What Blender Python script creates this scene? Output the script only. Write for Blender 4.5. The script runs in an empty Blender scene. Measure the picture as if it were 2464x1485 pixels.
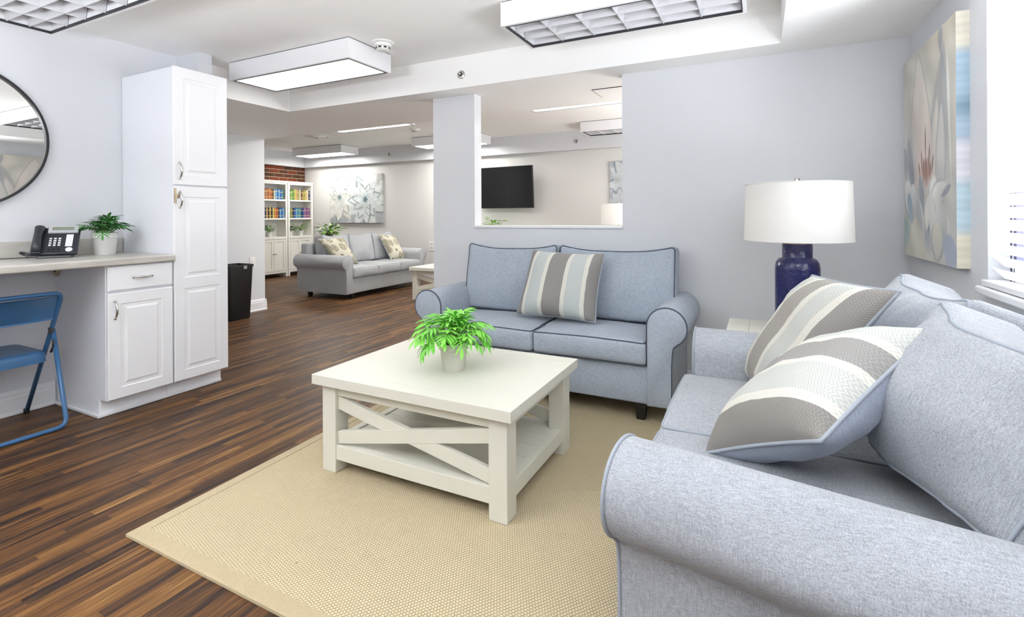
import bpy, math, random
import numpy as np
from mathutils import Vector, Matrix, noise as mnoise

S = bpy.context.scene
COL = S.collection
PI = math.pi
rnd = random.Random(7)
R = math.radians

# ------------------------------------------------------------------ camera
H = 1.15
YAW, ROLL, FPX = R(26.43), R(-0.3015), 1199.2
_F = Vector((-math.sin(YAW), math.cos(YAW), 0))
_R = Vector((math.cos(YAW), math.sin(YAW), 0))
_U = Vector((0, 0, 1))
_R2 = _R * math.cos(ROLL) + _U * math.sin(ROLL)
_U2 = -_R * math.sin(ROLL) + _U * math.cos(ROLL)
cam_d = bpy.data.cameras.new('camera')
cam = bpy.data.objects.new('camera', cam_d)
COL.objects.link(cam)
m4 = Matrix((( _R2.x, _U2.x, -_F.x, 0), (_R2.y, _U2.y, -_F.y, 0), (_R2.z, _U2.z, -_F.z, H), (0, 0, 0, 1)))
cam.matrix_world = m4
cam_d.sensor_width = 36.0
cam_d.lens = 36.0 * FPX / 2464
cam_d.shift_y = -(742.5 - 518.2) / 2464
cam_d.clip_start = 0.02
S.camera = cam

# ------------------------------------------------------------------ world, lights, exposure
W = bpy.data.worlds.new('world')
S.world = W
W.use_nodes = True
bg = W.node_tree.nodes['Background']
bg.inputs[0].default_value = (0.90, 0.95, 1.0, 1)
bg.inputs[1].default_value = 1.9
S.view_settings.view_transform = 'Standard'
S.view_settings.look = 'None'
S.view_settings.gamma = 1
S.view_settings.use_curve_mapping = False
S.view_settings.exposure = 0.05
S.cycles.use_denoising = True
S.cycles.max_bounces = 12
S.cycles.diffuse_bounces = 8
S.cycles.sample_clamp_indirect = 8

def area_light(name, loc, rot, sx, sy, power, color):
    l = bpy.data.lights.new(name, 'AREA')
    l.shape = 'RECTANGLE'; l.size = sx; l.size_y = sy; l.energy = power; l.color = color
    o = bpy.data.objects.new(name, l)
    o.location = loc; o.rotation_euler = rot
    COL.objects.link(o)
    return o
# daylight arriving through the window in the right wall (sky)
area_light('window_daylight', (1.75, 1.9, 1.75), (0, R(84), 0), 2.2, 2.2, 170, (0.88, 0.94, 1.0))
area_light('window_fill_uplight', (1.6, 1.9, .35), (0, R(128), 0), 1.2, 2.2, 420, (0.95, 0.97, 1.0))  # added uplight outside the window, aimed up to brighten the ceiling
# unseen fill lights added behind the camera
area_light('rear_side_fill', (0.70, -0.15, 1.35), (0, R(165), 0), 1.4, 1.4, 120, (0.92, 0.96, 1.0))  # added fill aimed at the ceiling for bounce
area_light('rear_fill_uplight', (-2.2, -0.55, 1.5), (R(180), 0, 0), .8, .8, 120, (0.93, 0.965, 1.0))  # added uplight to lift the near ceiling
area_light('rear_overhead_fill', (-3.0, -0.95, 2.20), (0, 0, 0), 1.2, .4, 16, (1.0, 0.985, 0.96))  # added downward fill out of view
# fill light added for the far room, unseen behind the partition; no window there
area_light('far_room_fill', (0.70, 5.6, 1.2), (0, R(168), 0), 1.4, 2.2, 190, (1.0, 0.98, 0.94))
LIT = 3.3      # strength of the fluorescent diffusers

# ------------------------------------------------------------------ materials
def mat(name, col, rough=0.6, metal=0.0, spec=0.5, emit=None, es=0.0, trans=0.0):
    m = bpy.data.materials.new(name); m.use_nodes = True
    b = m.node_tree.nodes['Principled BSDF']
    b.inputs['Base Color'].default_value = (*col, 1)
    b.inputs['Roughness'].default_value = rough
    b.inputs['Metallic'].default_value = metal
    b.inputs['Specular IOR Level'].default_value = spec
    if emit:
        b.inputs['Emission Color'].default_value = (*emit, 1)
        b.inputs['Emission Strength'].default_value = es
    if trans: b.inputs['Transmission Weight'].default_value = trans
    return m

class NT:
    """small node helper"""
    def __init__(s, m):
        s.t = m.node_tree; s.b = s.t.nodes['Principled BSDF']
    def n(s, typ, **k):
        o = s.t.nodes.new(typ)
        for a, v in k.items(): setattr(o, a, v)
        return o
    def l(s, a, b): s.t.links.new(a, b)
    def coords(s, kind='Object', scale=(1, 1, 1), rot=(0, 0, 0)):
        if kind == 'World':
            src = s.n('ShaderNodeNewGeometry').outputs['Position']
        else:
            src = s.n('ShaderNodeTexCoord').outputs[kind]
        mp = s.n('ShaderNodeMapping'); mp.inputs['Scale'].default_value = scale; mp.inputs['Rotation'].default_value = rot
        s.l(src, mp.inputs[0]); return mp.outputs[0]
    def noise(s, vec, scale=5, detail=3, rough=0.5):
        o = s.n('ShaderNodeTexNoise'); o.inputs['Scale'].default_value = scale
        o.inputs['Detail'].default_value = detail; o.inputs['Roughness'].default_value = rough
        s.l(vec, o.inputs['Vector']); return o.outputs[0]
    def math(s, op, a, b=None, c=None):
        o = s.n('ShaderNodeMath', operation=op)
        for i, v in enumerate((a, b, c)):
            if v is None: continue
            if isinstance(v, (int, float)): o.inputs[i].default_value = v
            else: s.l(v, o.inputs[i])
        return o.outputs[0]
    def ramp(s, fac, stops, interp='LINEAR'):
        o = s.n('ShaderNodeValToRGB'); cr = o.color_ramp; cr.interpolation = interp
        while len(cr.elements) < len(stops): cr.elements.new(0.5)
        for e, (p, c) in zip(cr.elements, stops):
            e.position = p; e.color = (*c, 1)
        s.l(fac, o.inputs[0]); return o.outputs[0]
    def mix(s, fac, a, b, mode='MIX'):
        o = s.n('ShaderNodeMix', data_type='RGBA', blend_type=mode)
        for sock, v in ((o.inputs[0], fac), (o.inputs[6], a), (o.inputs[7], b)):
            if isinstance(v, (int, float)): sock.default_value = v
            elif isinstance(v, tuple): sock.default_value = (*v, 1)
            else: s.l(v, sock)
        return o.outputs[2]
    def bump(s, h, strength=0.2, dist=0.01):
        o = s.n('ShaderNodeBump'); o.inputs['Strength'].default_value = strength; o.inputs['Distance'].default_value = dist
        s.l(h, o.inputs['Height']); s.l(o.outputs[0], s.b.inputs['Normal'])
    def col(s, c): s.l(c, s.b.inputs['Base Color'])

def paint(name, col, rough=0.65, bump=0.06, scale=90):
    m = mat(name, col, rough, spec=0.3); k = NT(m)
    k.bump(k.noise(k.coords('World'), scale, 3), bump, 0.01)
    return m
M_WALL = paint('wall_paint', (0.655, 0.665, 0.695))
M_FARWALL = paint('far_wall_paint', (0.66, 0.655, 0.64))
M_CEIL = paint('ceiling_paint', (0.90, 0.895, 0.885), 0.8, 0.14, 55)
M_TRIM = mat('trim_white', (0.80, 0.80, 0.82), 0.4)
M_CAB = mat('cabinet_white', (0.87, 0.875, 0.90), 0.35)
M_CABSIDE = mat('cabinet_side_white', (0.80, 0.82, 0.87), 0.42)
M_LIGHTBOX = mat('fixture_white', (0.80, 0.80, 0.83), 0.45)
M_DARK = mat('dark_trim', (0.03, 0.03, 0.035), 0.5)
M_CHROME = mat('brushed_nickel', (0.62, 0.61, 0.60), 0.22, 1.0)
M_BRASS = mat('aged_brass', (0.50, 0.42, 0.30), 0.35, 1.0)
M_DIFF = mat('lit_diffuser', (0.9, 0.9, 0.9), 0.5, emit=(1, 0.985, 0.96), es=LIT)
M_LOUVER = mat('louver_white', (0.60, 0.60, 0.625), 0.35)
M_PLASTIC = mat('white_plastic', (0.80, 0.80, 0.78), 0.4)
M_BLACK = mat('black_plastic', (0.012, 0.012, 0.014), 0.35)
M_SCREEN = mat('tv_screen', (0.006, 0.006, 0.007), 0.12)

def fabric(name, c_lo, c_hi, bump=0.25, sc=1.0, cloud=0.12):
    m = mat(name, c_hi, 0.9, spec=0.15); k = NT(m)
    a = k.noise(k.coords('Object', (35 * sc, 520 * sc, 520 * sc)), 1, 2)
    b = k.noise(k.coords('Object', (520 * sc, 520 * sc, 35 * sc)), 1, 2)
    c = k.noise(k.coords('Object', (520 * sc, 35 * sc, 520 * sc)), 1, 2)
    s = k.math('MULTIPLY', k.math('ADD', k.math('ADD', a, b), c), 0.3333)
    cl = k.noise(k.coords('Object'), 6, 3)
    s2 = k.math('ADD', s, k.math('MULTIPLY', k.math('SUBTRACT', cl, 0.5), cloud))
    k.col(k.ramp(s2, [(0.36, c_lo), (0.64, c_hi)]))
    k.bump(s, bump, 0.004)
    m.node_tree.nodes['Principled BSDF'].inputs['Sheen Weight'].default_value = 0.15
    return m
M_SOFA = fabric('chambray_blue_grey', (0.235, 0.275, 0.33), (0.46, 0.505, 0.57))
M_SOFA2 = fabric('chambray_pale_grey', (0.225, 0.235, 0.255), (0.445, 0.465, 0.50))
M_SOFA3 = fabric('chambray_warm_grey', (0.29, 0.30, 0.31), (0.47, 0.485, 0.50))
M_PIPE = mat('dark_piping', (0.085, 0.10, 0.13), 0.85, spec=0.1)
M_PIPE2 = mat('grey_piping', (0.33, 0.36, 0.405), 0.85, spec=0.1)
M_FOOT = mat('black_wood', (0.012, 0.010, 0.010), 0.4)
M_PILLBACK = fabric('pillow_back_blue', (0.24, 0.27, 0.34), (0.40, 0.44, 0.52))

def stripe_material(name, stops):
    m = mat(name, (0.5, 0.5, 0.5), 0.9, spec=0.12); k = NT(m)
    uv = k.n('ShaderNodeTexCoord').outputs['UV']
    sx = k.n('ShaderNodeSeparateXYZ'); k.l(uv, sx.inputs[0])
    wob = k.noise(k.coords('UV', (300, 6, 1)), 1, 2)
    u = k.math('ADD', sx.outputs[0], k.math('MULTIPLY', k.math('SUBTRACT', wob, 0.5), 0.012))
    c = k.ramp(u, stops, 'CONSTANT')
    # herringbone weave: zig-zag threads
    z = k.math('PINGPONG', k.math('MULTIPLY', sx.outputs[0], 44), 1.0)
    h = k.math('SINE', k.math('MULTIPLY', k.math('ADD', k.math('MULTIPLY', sx.outputs[1], 62), k.math('MULTIPLY', z, 1.0)), 2 * PI))
    ns = k.noise(k.coords('UV', (420, 420, 1)), 1, 2)
    tw = k.math('ADD', k.math('MULTIPLY', h, 0.21), k.math('MULTIPLY', k.math('SUBTRACT', ns, 0.5), 0.7))
    f = k.math('ADD', 1.0, k.math('MULTIPLY', tw, 0.55))
    cb = k.n('ShaderNodeCombineColor'); [k.l(f, cb.inputs[i]) for i in range(3)]
    k.col(k.mix(1.0, c, cb.outputs[0], 'MULTIPLY'))
    k.bump(tw, 0.3, 0.003)
    return m
CW, CS, CT = (0.64, 0.62, 0.56), (0.47, 0.50, 0.49), (0.26, 0.245, 0.235)
M_STRIPE = stripe_material('stripe_cotton', [(0, CT), (.085, CW), (.135, CS), (.315, CW), (.365, CT), (.595, CW), (.645, CS), (.835, CW), (.885, CT)])
CT2, CS2 = (0.33, 0.31, 0.285), (0.50, 0.51, 0.48)
M_STRIPE2 = stripe_material('stripe_cotton_pale', [(0, CS2), (.21, CW), (.26, CT2), (.48, CW), (.54, CS2), (.745, CW), (.82, (.26, .245, .235))])
M_STRIPE3 = stripe_material('stripe_cotton_grey', [(0, (.24, .225, .21)), (.16, CW), (.22, CS2), (.44, CW), (.50, (.30, .29, .28)), (.69, CW), (.75, CS2)])

# ------------------------------------------------------------------ mesh helpers
class MB:
    def __init__(s): s.v = []; s.f = []; s.mi = []; s.uv = {}
    def add(s, vs, fs, mi=0, M=None):
        o = len(s.v)
        for p in vs:
            s.v.append(tuple(M @ Vector(p)) if M else tuple(p))
        for f in fs:
            s.f.append(tuple(i + o for i in f)); s.mi.append(mi)
        return s
    def box(s, x0, x1, y0, y1, z0, z1, mi=0, M=None):
        vs = [(x, y, z) for z in (z0, z1) for y in (y0, y1) for x in (x0, x1)]
        return s.add(vs, [(0, 2, 3, 1), (4, 5, 7, 6), (0, 1, 5, 4), (2, 6, 7, 3), (0, 4, 6, 2), (1, 3, 7, 5)], mi, M)
    def cbox(s, x0, x1, y0, y1, z0, z1, c, mi=0, M=None):
        """box with the four top edges chamfered by c"""
        vs = [(x0, y0, z0), (x1, y0, z0), (x1, y1, z0), (x0, y1, z0), (x0, y0, z1 - c), (x1, y0, z1 - c), (x1, y1, z1 - c), (x0, y1, z1 - c),
              (x0 + c, y0 + c, z1), (x1 - c, y0 + c, z1), (x1 - c, y1 - c, z1), (x0 + c, y1 - c, z1)]
        fs = [(8, 9, 10, 11)]
        for i in range(4):
            j = (i + 1) % 4
            fs += [(i, j, j + 4, i + 4), (i + 4, j + 4, j + 8, i + 8)]
        return s.add(vs, fs, mi, M)
    def hexa(s, bot, top, mi=0, M=None):
        return s.add(list(bot) + list(top), [(3, 2, 1, 0), (4, 5, 6, 7)] + [(i, (i + 1) % 4, (i + 1) % 4 + 4, i + 4) for i in range(4)], mi, M)
    def prism(s, prof, axis, a, b, mi=0, M=None):
        """closed 2d profile extruded along axis ('x','y','z')"""
        def P(p, t):
            return {'x': (t, p[0], p[1]), 'y': (p[0], t, p[1]), 'z': (p[0], p[1], t)}[axis]
        n = len(prof)
        vs = [P(p, a) for p in prof] + [P(p, b) for p in prof]
        fs = [tuple(range(n - 1, -1, -1)), tuple(range(n, 2 * n))] + [(i, (i + 1) % n, (i + 1) % n + n, i + n) for i in range(n)]
        return s.add(vs, fs, mi, M)
    def lathe(s, prof, n=32, mi=0, M=None, cap0=True, cap1=True):
        vs = [(r * math.cos(2 * PI * k / n), r * math.sin(2 * PI * k / n), z) for r, z in prof for k in range(n)]
        fs = []
        for i in range(len(prof) - 1):
            for k in range(n):
                a, b = i * n + k, i * n + (k + 1) % n
                fs.append((a, b, b + n, a + n))
        if cap0: fs.append(tuple(range(n - 1, -1, -1)))
        if cap1: fs.append(tuple((len(prof) - 1) * n + k for k in range(n)))
        return s.add(vs, fs, mi, M)
    def tube(s, path, r, n=8, closed=False, mi=0, M=None, rr=None):
        P = [Vector(p) for p in path]; N = len(P)
        T = []
        for i in range(N):
            a = P[i - 1] if (i > 0 or closed) else P[i]
            b = P[(i + 1) % N] if (i < N - 1 or closed) else P[i]
            t = (b - a); T.append(t.normalized() if t.length > 1e-9 else Vector((0, 0, 1)))
        up = Vector((0, 0, 1)) if abs(T[0].z) < 0.9 else Vector((1, 0, 0))
        nx = T[0].cross(up).normalized()
        vs = []
        for i in range(N):
            nx = (nx - T[i] * nx.dot(T[i]))
            nx = nx.normalized() if nx.length > 1e-6 else T[i].orthogonal().normalized()
            ny = T[i].cross(nx)
            ri = rr[i] if rr else r
            for k in range(n):
                a = 2 * PI * k / n
                vs.append(tuple(P[i] + nx * (ri * math.cos(a)) + ny * (ri * math.sin(a))))
        fs = []
        for i in range(N if closed else N - 1):
            j = (i + 1) % N
            for k in range(n):
                k2 = (k + 1) % n
                fs.append((i * n + k, i * n + k2, j * n + k2, j * n + k))
        if not closed:
            fs.append(tuple(range(n - 1, -1, -1))); fs.append(tuple((N - 1) * n + k for k in range(n)))
        return s.add(vs, fs, mi, M)
    def mesh(s, name, mats, smooth=False):
        me = bpy.data.meshes.new(name)
        me.from_pydata(s.v, [], s.f)
        for m in (mats if isinstance(mats, (list, tuple)) else [mats]): me.materials.append(m)
        if any(s.mi): me.polygons.foreach_set('material_index', s.mi)
        if smooth: me.polygons.foreach_set('use_smooth', [True] * len(s.f))
        me.update()
        return me
    def obj(s, name, mats, parent=None, smooth=False, bevel=0, segs=2, auto=None):
        o = bpy.data.objects.new(name, s.mesh(name, mats, smooth or auto is not None))
        COL.objects.link(o)
        if parent: o.parent = parent
        if bevel:
            b = o.modifiers.new('bevel', 'BEVEL'); b.width = bevel; b.segments = segs; b.limit_method = 'ANGLE'; b.angle_limit = R(40)
        if auto is not None: sharp(o.data, auto)
        return o

def sharp(me, deg):
    import bmesh
    bm = bmesh.new(); bm.from_mesh(me)
    for e in bm.edges:
        e.smooth = not (len(e.link_faces) == 2 and e.calc_face_angle(0) > R(deg))
    bm.to_mesh(me); bm.free()

def tag(o, label=None, cat=None, group=None, kind=None):
    if label: o['label'] = label
    if cat: o['category'] = cat
    if group: o['group'] = group
    if kind: o['kind'] = kind
    return o
def empty(name, loc=(0, 0, 0), rz=0.0):
    o = bpy.data.objects.new(name, None); COL.objects.link(o)
    o.empty_display_size = 0.05
    o.location = loc; o.rotation_euler = (0, 0, rz)
    return o
def thing(name, label, cat, loc=(0, 0, 0), rz=0.0, group=None):
    return tag(empty(name, loc, rz), label, cat, group)
KIDS = {}
def copy_tree(o, parent=None):
    c = o.copy(); COL.objects.link(c)
    if parent: c.parent = parent
    for ch in [x for x in ALLOBJ() if x.parent == o]:
        copy_tree(ch, c)
    return c
def ALLOBJ(): return list(COL.objects)
def struct(name, mb, m, bevel=0, parent=None):
    o = mb.obj(name, m, parent, bevel=bevel)
    if not parent: o['kind'] = 'structure'
    return o
def rot_m(loc=(0, 0, 0), rx=0, ry=0, rz=0):
    return Matrix.Translation(loc) @ Matrix.Rotation(rz, 4, 'Z') @ Matrix.Rotation(ry, 4, 'Y') @ Matrix.Rotation(rx, 4, 'X')

# ------------------------------------------------------------------ room constants
XL, XR = -3.92, 0.74
ZC, ZL, ZF = 2.353, 2.115, 2.43
YS, YP, YP2 = 3.2, 3.41, 3.515
YB, XB = 7.32, -8.42
YN = -3.0
XH = -5.5

# ------------------------------------------------------------------ floor
def floor_material():
    m = mat('vinyl_plank', (0.1, 0.06, 0.04), 0.42, spec=0.15); k = NT(m)
    pos = k.n('ShaderNodeNewGeometry').outputs['Position']
    sp = k.n('ShaderNodeSeparateXYZ'); k.l(pos, sp.inputs[0])
    xs = k.math('DIVIDE', sp.outputs[0], 0.0444)
    ix = k.math('FLOOR', xs)
    wn = k.n('ShaderNodeTexWhiteNoise', noise_dimensions='1D'); k.l(ix, wn.inputs['W'])
    yy = k.math('ADD', k.math('DIVIDE', sp.outputs[1], 0.62), k.math('MULTIPLY', wn.outputs[0], 7.3))
    iy = k.math('FLOOR', yy)
    cb = k.n('ShaderNodeCombineXYZ'); k.l(ix, cb.inputs[0]); k.l(iy, cb.inputs[1])
    w2 = k.n('ShaderNodeTexWhiteNoise', noise_dimensions='3D'); k.l(cb.outputs[0], w2.inputs[0])
    # grain coordinates: shifted per board
    off = k.n('ShaderNodeVectorMath', operation='SCALE'); k.l(w2.outputs[1], off.inputs[0]); off.inputs['Scale'].default_value = 9.0
    ad = k.n('ShaderNodeVectorMath', operation='ADD'); k.l(pos, ad.inputs[0]); k.l(off.outputs[0], ad.inputs[1])
    mp = k.n('ShaderNodeMapping'); mp.inputs['Scale'].default_value = (34, 1.7, 1); k.l(ad.outputs[0], mp.inputs[0])
    g1 = k.noise(mp.outputs[0], 1.0, 5, 0.68); k.t.nodes[-1].inputs['Distortion'].default_value = 1.1
    mp2 = k.n('ShaderNodeMapping'); mp2.inputs['Scale'].default_value = (170, 6, 1); k.l(ad.outputs[0], mp2.inputs[0])
    g2 = k.noise(mp2.outputs[0], 1.0, 3, 0.6)
    t = k.math('ADD', k.math('MULTIPLY', w2.outputs[0], 0.26), k.math('MULTIPLY', k.math('SUBTRACT', g1, 0.215), 1.08))
    t = k.math('ADD', t, k.math('MULTIPLY', k.math('SUBTRACT', g2, 0.5), 0.34))
    c = k.ramp(t, [(0.16, (0.018, 0.0125, 0.012)), (0.33, (0.050, 0.029, 0.019)), (0.47, (0.108, 0.050, 0.020)),
                   (0.63, (0.195, 0.098, 0.034)), (0.82, (0.39, 0.22, 0.08))])
    k.col(c)
    k.l(k.math('ADD', 0.34, k.math('MULTIPLY', g2, 0.16)), k.b.inputs['Roughness'])
    k.bump(g2, 0.10, 0.004)
    return m
M_FLOOR = floor_material()
M_SUB = mat('floor_base', (0.02, 0.014, 0.01), 0.8)
fl = struct('floor', MB().box(-8.7, 1.0, YN, YB + .2, -0.06, -0.004), M_SUB)
PW, PL = 0.1776, 1.24
plank_mesh = MB().cbox(0, PW - 0.0006, 0, PL - 0.0008, -0.0045, 0, 0.0006).mesh('plank', M_FLOOR)
cells = []
ix0 = math.floor(-8.6 / PW)
for i in range(ix0, math.ceil(1.0 / PW)):
    x = i * PW
    o = random.Random(i * 13 + 5).random() * PL
    j = math.floor((YN - o) / PL)
    while j * PL + o < YB + 0.1:
        y = j * PL + o
        if not (x < XH - .3 and y + PL < 4.1) and y > YN - .5:
            cx, cy = x + PW / 2, y + PL / 2
            fw = -math.sin(YAW) * cx + math.cos(YAW) * (cy + PL * .4)
            sd = math.cos(YAW) * cx + math.sin(YAW) * cy
            vis = fw > 0.2 and abs(sd) < fw * 1.15 + .4 and not (cx > .2) and not (cx > -1.9 and 1.3 < cy < 2.6)
            cells.append((0 if vis else 1, cx * cx + cy * cy, x, y))
        j += 1
cells.sort()
pm = MB()
for n_, (vv, d_, x, y) in enumerate(cells):
    if n_ < 290 and vv == 0:
        o = bpy.data.objects.new('plank', plank_mesh); COL.objects.link(o); o.parent = fl; o.location = (x, y, 0)
    else:
        pm.cbox(x, x + PW - .0006, y, y + PL - .0008, -0.0045, 0, .0006)
o = pm.obj('plank_field', M_FLOOR, fl); o['kind'] = 'stuff'

# ------------------------------------------------------------------ walls, ceilings
struct('wall_left', MB().box(XL - .1, XL, YN, 2.235, 0, ZC + .1), M_WALL)
struct('trim_5', MB().box(XL - .05, -3.655, 2.236, 2.335, 0, ZC + .1), M_WALL)
struct('wall_hall', MB().box(XH - .1, XH, 2.335, 4.17, 0, ZL + .02).box(XH, XL - .05, 2.235, 2.335, 0, ZL + .02)
       .box(XB - .1, XH - .1, 4.07, 4.17, 0, ZF), M_WALL)
XO = -0.845
struct('wall_partition', MB().box(-2.42, -2.024, YP, YP2, 0, ZL).box(-2.024, XO, YP, YP2, 0, 1.052).box(XO, XR, YP, YP2, 0, ZL), M_WALL)
struct('trim_1', MB().box(-2.03, XO + .0, YP - .012, YP2 + .03, 1.053, 1.072), M_TRIM, 0.003)
WY0, WY1, WZ0, WZ1 = 1.40, 2.385, 0.885, 2.06
struct('wall_right', MB().box(XR, XR + .12, WY1, YB, 0, ZF).box(XR, XR + .12, YN, WY0, 0, ZC)
       .box(XR, XR + .12, WY0, WY1, 0, WZ0).box(XR, XR + .12, WY0, WY1, WZ1, ZC), M_WALL)
struct('wall_rear', MB().box(XL - .1, XR + .12, YN - .1, YN, 0, ZC + .06), M_WALL)
struct('wall_back', MB().box(XB - .1, XR, YB, YB + .1, 0, ZF), M_FARWALL)
# ceilings: recess in the near room, low band, recess in the far room
RX = 0.112
struct('ceiling', MB().box(XL - .06, RX, YN, YS, ZC, ZC + .06)
       .box(RX, XR, YN, YS, ZL, ZC + .06)
       .box(XH - .1, XR, YS, 4.17, ZL, ZC + .06)
       .box(XH - .1, XL + .045, 2.335, YS, ZL, ZC + .06), M_CEIL)
struct('ceiling_far', MB().box(XB, XR, 4.17, YB, ZF, ZF + .06), M_CEIL)
struct('trim_2', MB().box(-8.3, XR, 7.2, YB, 2.142, ZF).box(XB, -8.3, 4.17, YB, 2.142, ZF), M_WALL)
struct('trim_3', MB().box(XB, XR, 4.171, 4.2, ZL, ZF), M_CEIL)

def baseboard(name, x0, y0, x1, y1, nrm, h=0.14, t=0.016):
    d = Vector((x1 - x0, y1 - y0, 0)); L = d.length; d.normalize(); n = Vector((nrm[0], nrm[1], 0))
    prof = [(0, 0), (t + .006, 0), (t + .006, .012), (t, .02), (t, h * .70), (t * .75, h * .76), (t * .75, h * .86), (t * .4, h * .95), (0, h)]
    M = Matrix(((n.x, d.x, 0, x0), (n.y, d.y, 0, y0), (0, 0, 1, 0), (0, 0, 0, 1)))
    vs = [(p[0], 0, p[1]) for p in prof] + [(p[0], L, p[1]) for p in prof]
    k = len(prof)
    fs = [tuple(range(k)), tuple(range(2 * k - 1, k - 1, -1))] + [(i, i + k, (i + 1) % k + k, (i + 1) % k) for i in range(k)]
    return struct(name, MB().add(vs, fs, 0, M), M_TRIM)
baseboard('baseboard_left', XL, YN, XL, 1.5, (1, 0))
baseboard('baseboard_hall', XH, 2.335, XH, 4.172, (1, 0))
baseboard('baseboard_hall_end', XH - .1, 4.17, XH + .016, 4.17, (0, 1))
baseboard('baseboard_partition', -2.42, YP, XR, YP, (0, -1))
baseboard('baseboard_back', XB, YB, XR, YB, (0, -1))
baseboard('baseboard_right', XR, YN, XR, YP, (-1, 0))

# brick wall of the far room: mortar bed plus bricks, each its own piece above the bookcases
M_MORTAR = paint('mortar', (0.40, 0.34, 0.25), 0.9, 0.3, 200)
def brick_mat(name, c1, c2):
    m = mat(name, c1, 0.85, spec=0.2); k = NT(m)
    k.col(k.mix(k.noise(k.coords('World'), 30, 4), c1, c2))
    k.bump(k.noise(k.coords('World'), 120, 3), 0.4, 0.006)
    return m
M_BR = [brick_mat('brick_brown', (0.062, 0.024, 0.013), (0.12, 0.045, 0.024)), brick_mat('brick_red', (0.20, 0.045, 0.02), (0.13, 0.035, 0.018)),
        brick_mat('brick_dark', (0.05, 0.028, 0.016), (0.085, 0.04, 0.022))]
wb = struct('wall_brick', MB().box(XB - .1, XB, 4.17, YB, 0, ZF), M_MORTAR)
bw, bh, pitch_y, pitch_z = 0.194, 0.062, 0.209, 0.0755
bmeshes = [MB().cbox(-bh / 2, bh / 2, -bw / 2, bw / 2, 0, 0.012, 0.003, 0, Matrix.Rotation(R(90), 4, 'Y') @ Matrix.Identity(4)).mesh('brick', m) for m in M_BR]
field = MB()
br = random.Random(3)
for row in range(0, 29):
    z = 0.04 + row * pitch_z
    y = 4.2 + (pitch_y / 2 if row % 2 else 0)
    while y < YB - .02:
        w = rnd.random()
        k = 1 if br.random() < .28 else (0 if br.random() < .6 else 2)
        y1 = min(y + bw, YB - .004)
        if z + bh < 2.16 and z > 1.76 and y > 5.8 and y1 - y > .15:
            o = bpy.data.objects.new('brick', bmeshes[k]); COL.objects.link(o); o.parent = wb
            o.location = (XB + br.uniform(-.001, .002), (y + y1) / 2, z + bh / 2)
            if y1 - y < bw: o.scale = (1, (y1 - y) / bw, 1)
        elif z < 1.76 or y <= 5.8 or y1 - y <= .15:
            field.box(XB, XB + .011, y, y1, z, z + bh)
        y += pitch_y
o = field.obj('brick_field', M_BR[0], wb); o['kind'] = 'stuff'

# ------------------------------------------------------------------ window with blinds in the right wall
w1 = empty('window_1', (XR, 0, 0)); w1['kind'] = 'structure'
M_WINFR = mat('window_frame_blue_grey', (0.035, 0.035, 0.085), 0.5)
M_GLASS = mat('window_glass', (0.9, 0.95, 1.0), 0.02)
_k = NT(M_GLASS)
_tr = _k.n('ShaderNodeBsdfTransparent'); _mx = _k.n('ShaderNodeMixShader'); _mx.inputs[0].default_value = 0.06
_out = [n for n in M_GLASS.node_tree.nodes if n.type == 'OUTPUT_MATERIAL'][0]
_k.l(_tr.outputs[0], _mx.inputs[1]); _k.l(_k.b.outputs[0], _mx.inputs[2]); _k.l(_mx.outputs[0], _out.inputs[0])
fr = MB()
MB().box(.055, .10, WY0 + .05, WY1 - .05, WZ0, WZ0 + .07).obj('sash_rail', M_TRIM, w1)
MB().box(.06, .10, WY0 + .05, WY1 - .05, 1.44, 1.49).obj('meeting_rail', M_TRIM, w1)
fr.box(.06, .10, WY0, WY1, WZ1 - .05, WZ1).box(.06, .10, WY0, WY0 + .05, WZ0, WZ1).box(.06, .10, WY1 - .05, WY1, WZ0, WZ1)
fr.box(.06, .10, 1.86, 1.92, WZ0, WZ1)
fr.obj('window_frame', M_WINFR, w1)
gl = MB().box(.078, .082, WY0 + .05, WY1 - .05, WZ0 + .05, WZ1 - .05).obj('pane', M_GLASS, w1)
MB().box(-.035, .12, WY0 - .05, WY1 + .012, WZ0 - .028, WZ0).obj('window_sill', M_TRIM, w1, bevel=.006)
M_SLAT = mat('blind_slat_white', (0.88, 0.88, 0.87), 0.45, emit=(0.92, 0.96, 1.0), es=0.5)   # glow put into the slats, stands in for daylight behind them
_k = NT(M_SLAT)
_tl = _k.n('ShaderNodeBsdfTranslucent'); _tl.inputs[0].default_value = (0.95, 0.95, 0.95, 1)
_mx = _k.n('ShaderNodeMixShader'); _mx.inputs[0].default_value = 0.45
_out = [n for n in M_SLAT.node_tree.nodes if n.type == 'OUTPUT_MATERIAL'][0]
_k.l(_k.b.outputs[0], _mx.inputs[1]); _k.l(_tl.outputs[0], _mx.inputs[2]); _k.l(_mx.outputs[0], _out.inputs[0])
bl = thing('window_blind', 'white slatted blind hanging in the window of the right wall', 'blind', (XR + .028, 0, 0))
MB().box(-.024, .025, WY0 + .01, WY1 - .004, WZ1 - .06, WZ1 - .005).obj('head_rail', M_TRIM, bl, bevel=.004)
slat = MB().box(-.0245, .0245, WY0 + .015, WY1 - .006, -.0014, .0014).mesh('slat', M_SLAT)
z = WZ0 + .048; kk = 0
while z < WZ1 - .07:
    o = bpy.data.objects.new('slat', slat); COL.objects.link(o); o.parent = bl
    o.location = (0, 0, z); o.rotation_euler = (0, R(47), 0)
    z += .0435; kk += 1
MB().box(-.050, .022, WY0 + .012, WY1 - .006, WZ0 + .003, WZ0 + .024).obj('bottom_rail', M_TRIM, bl, bevel=.004)
cd = MB()
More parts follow.
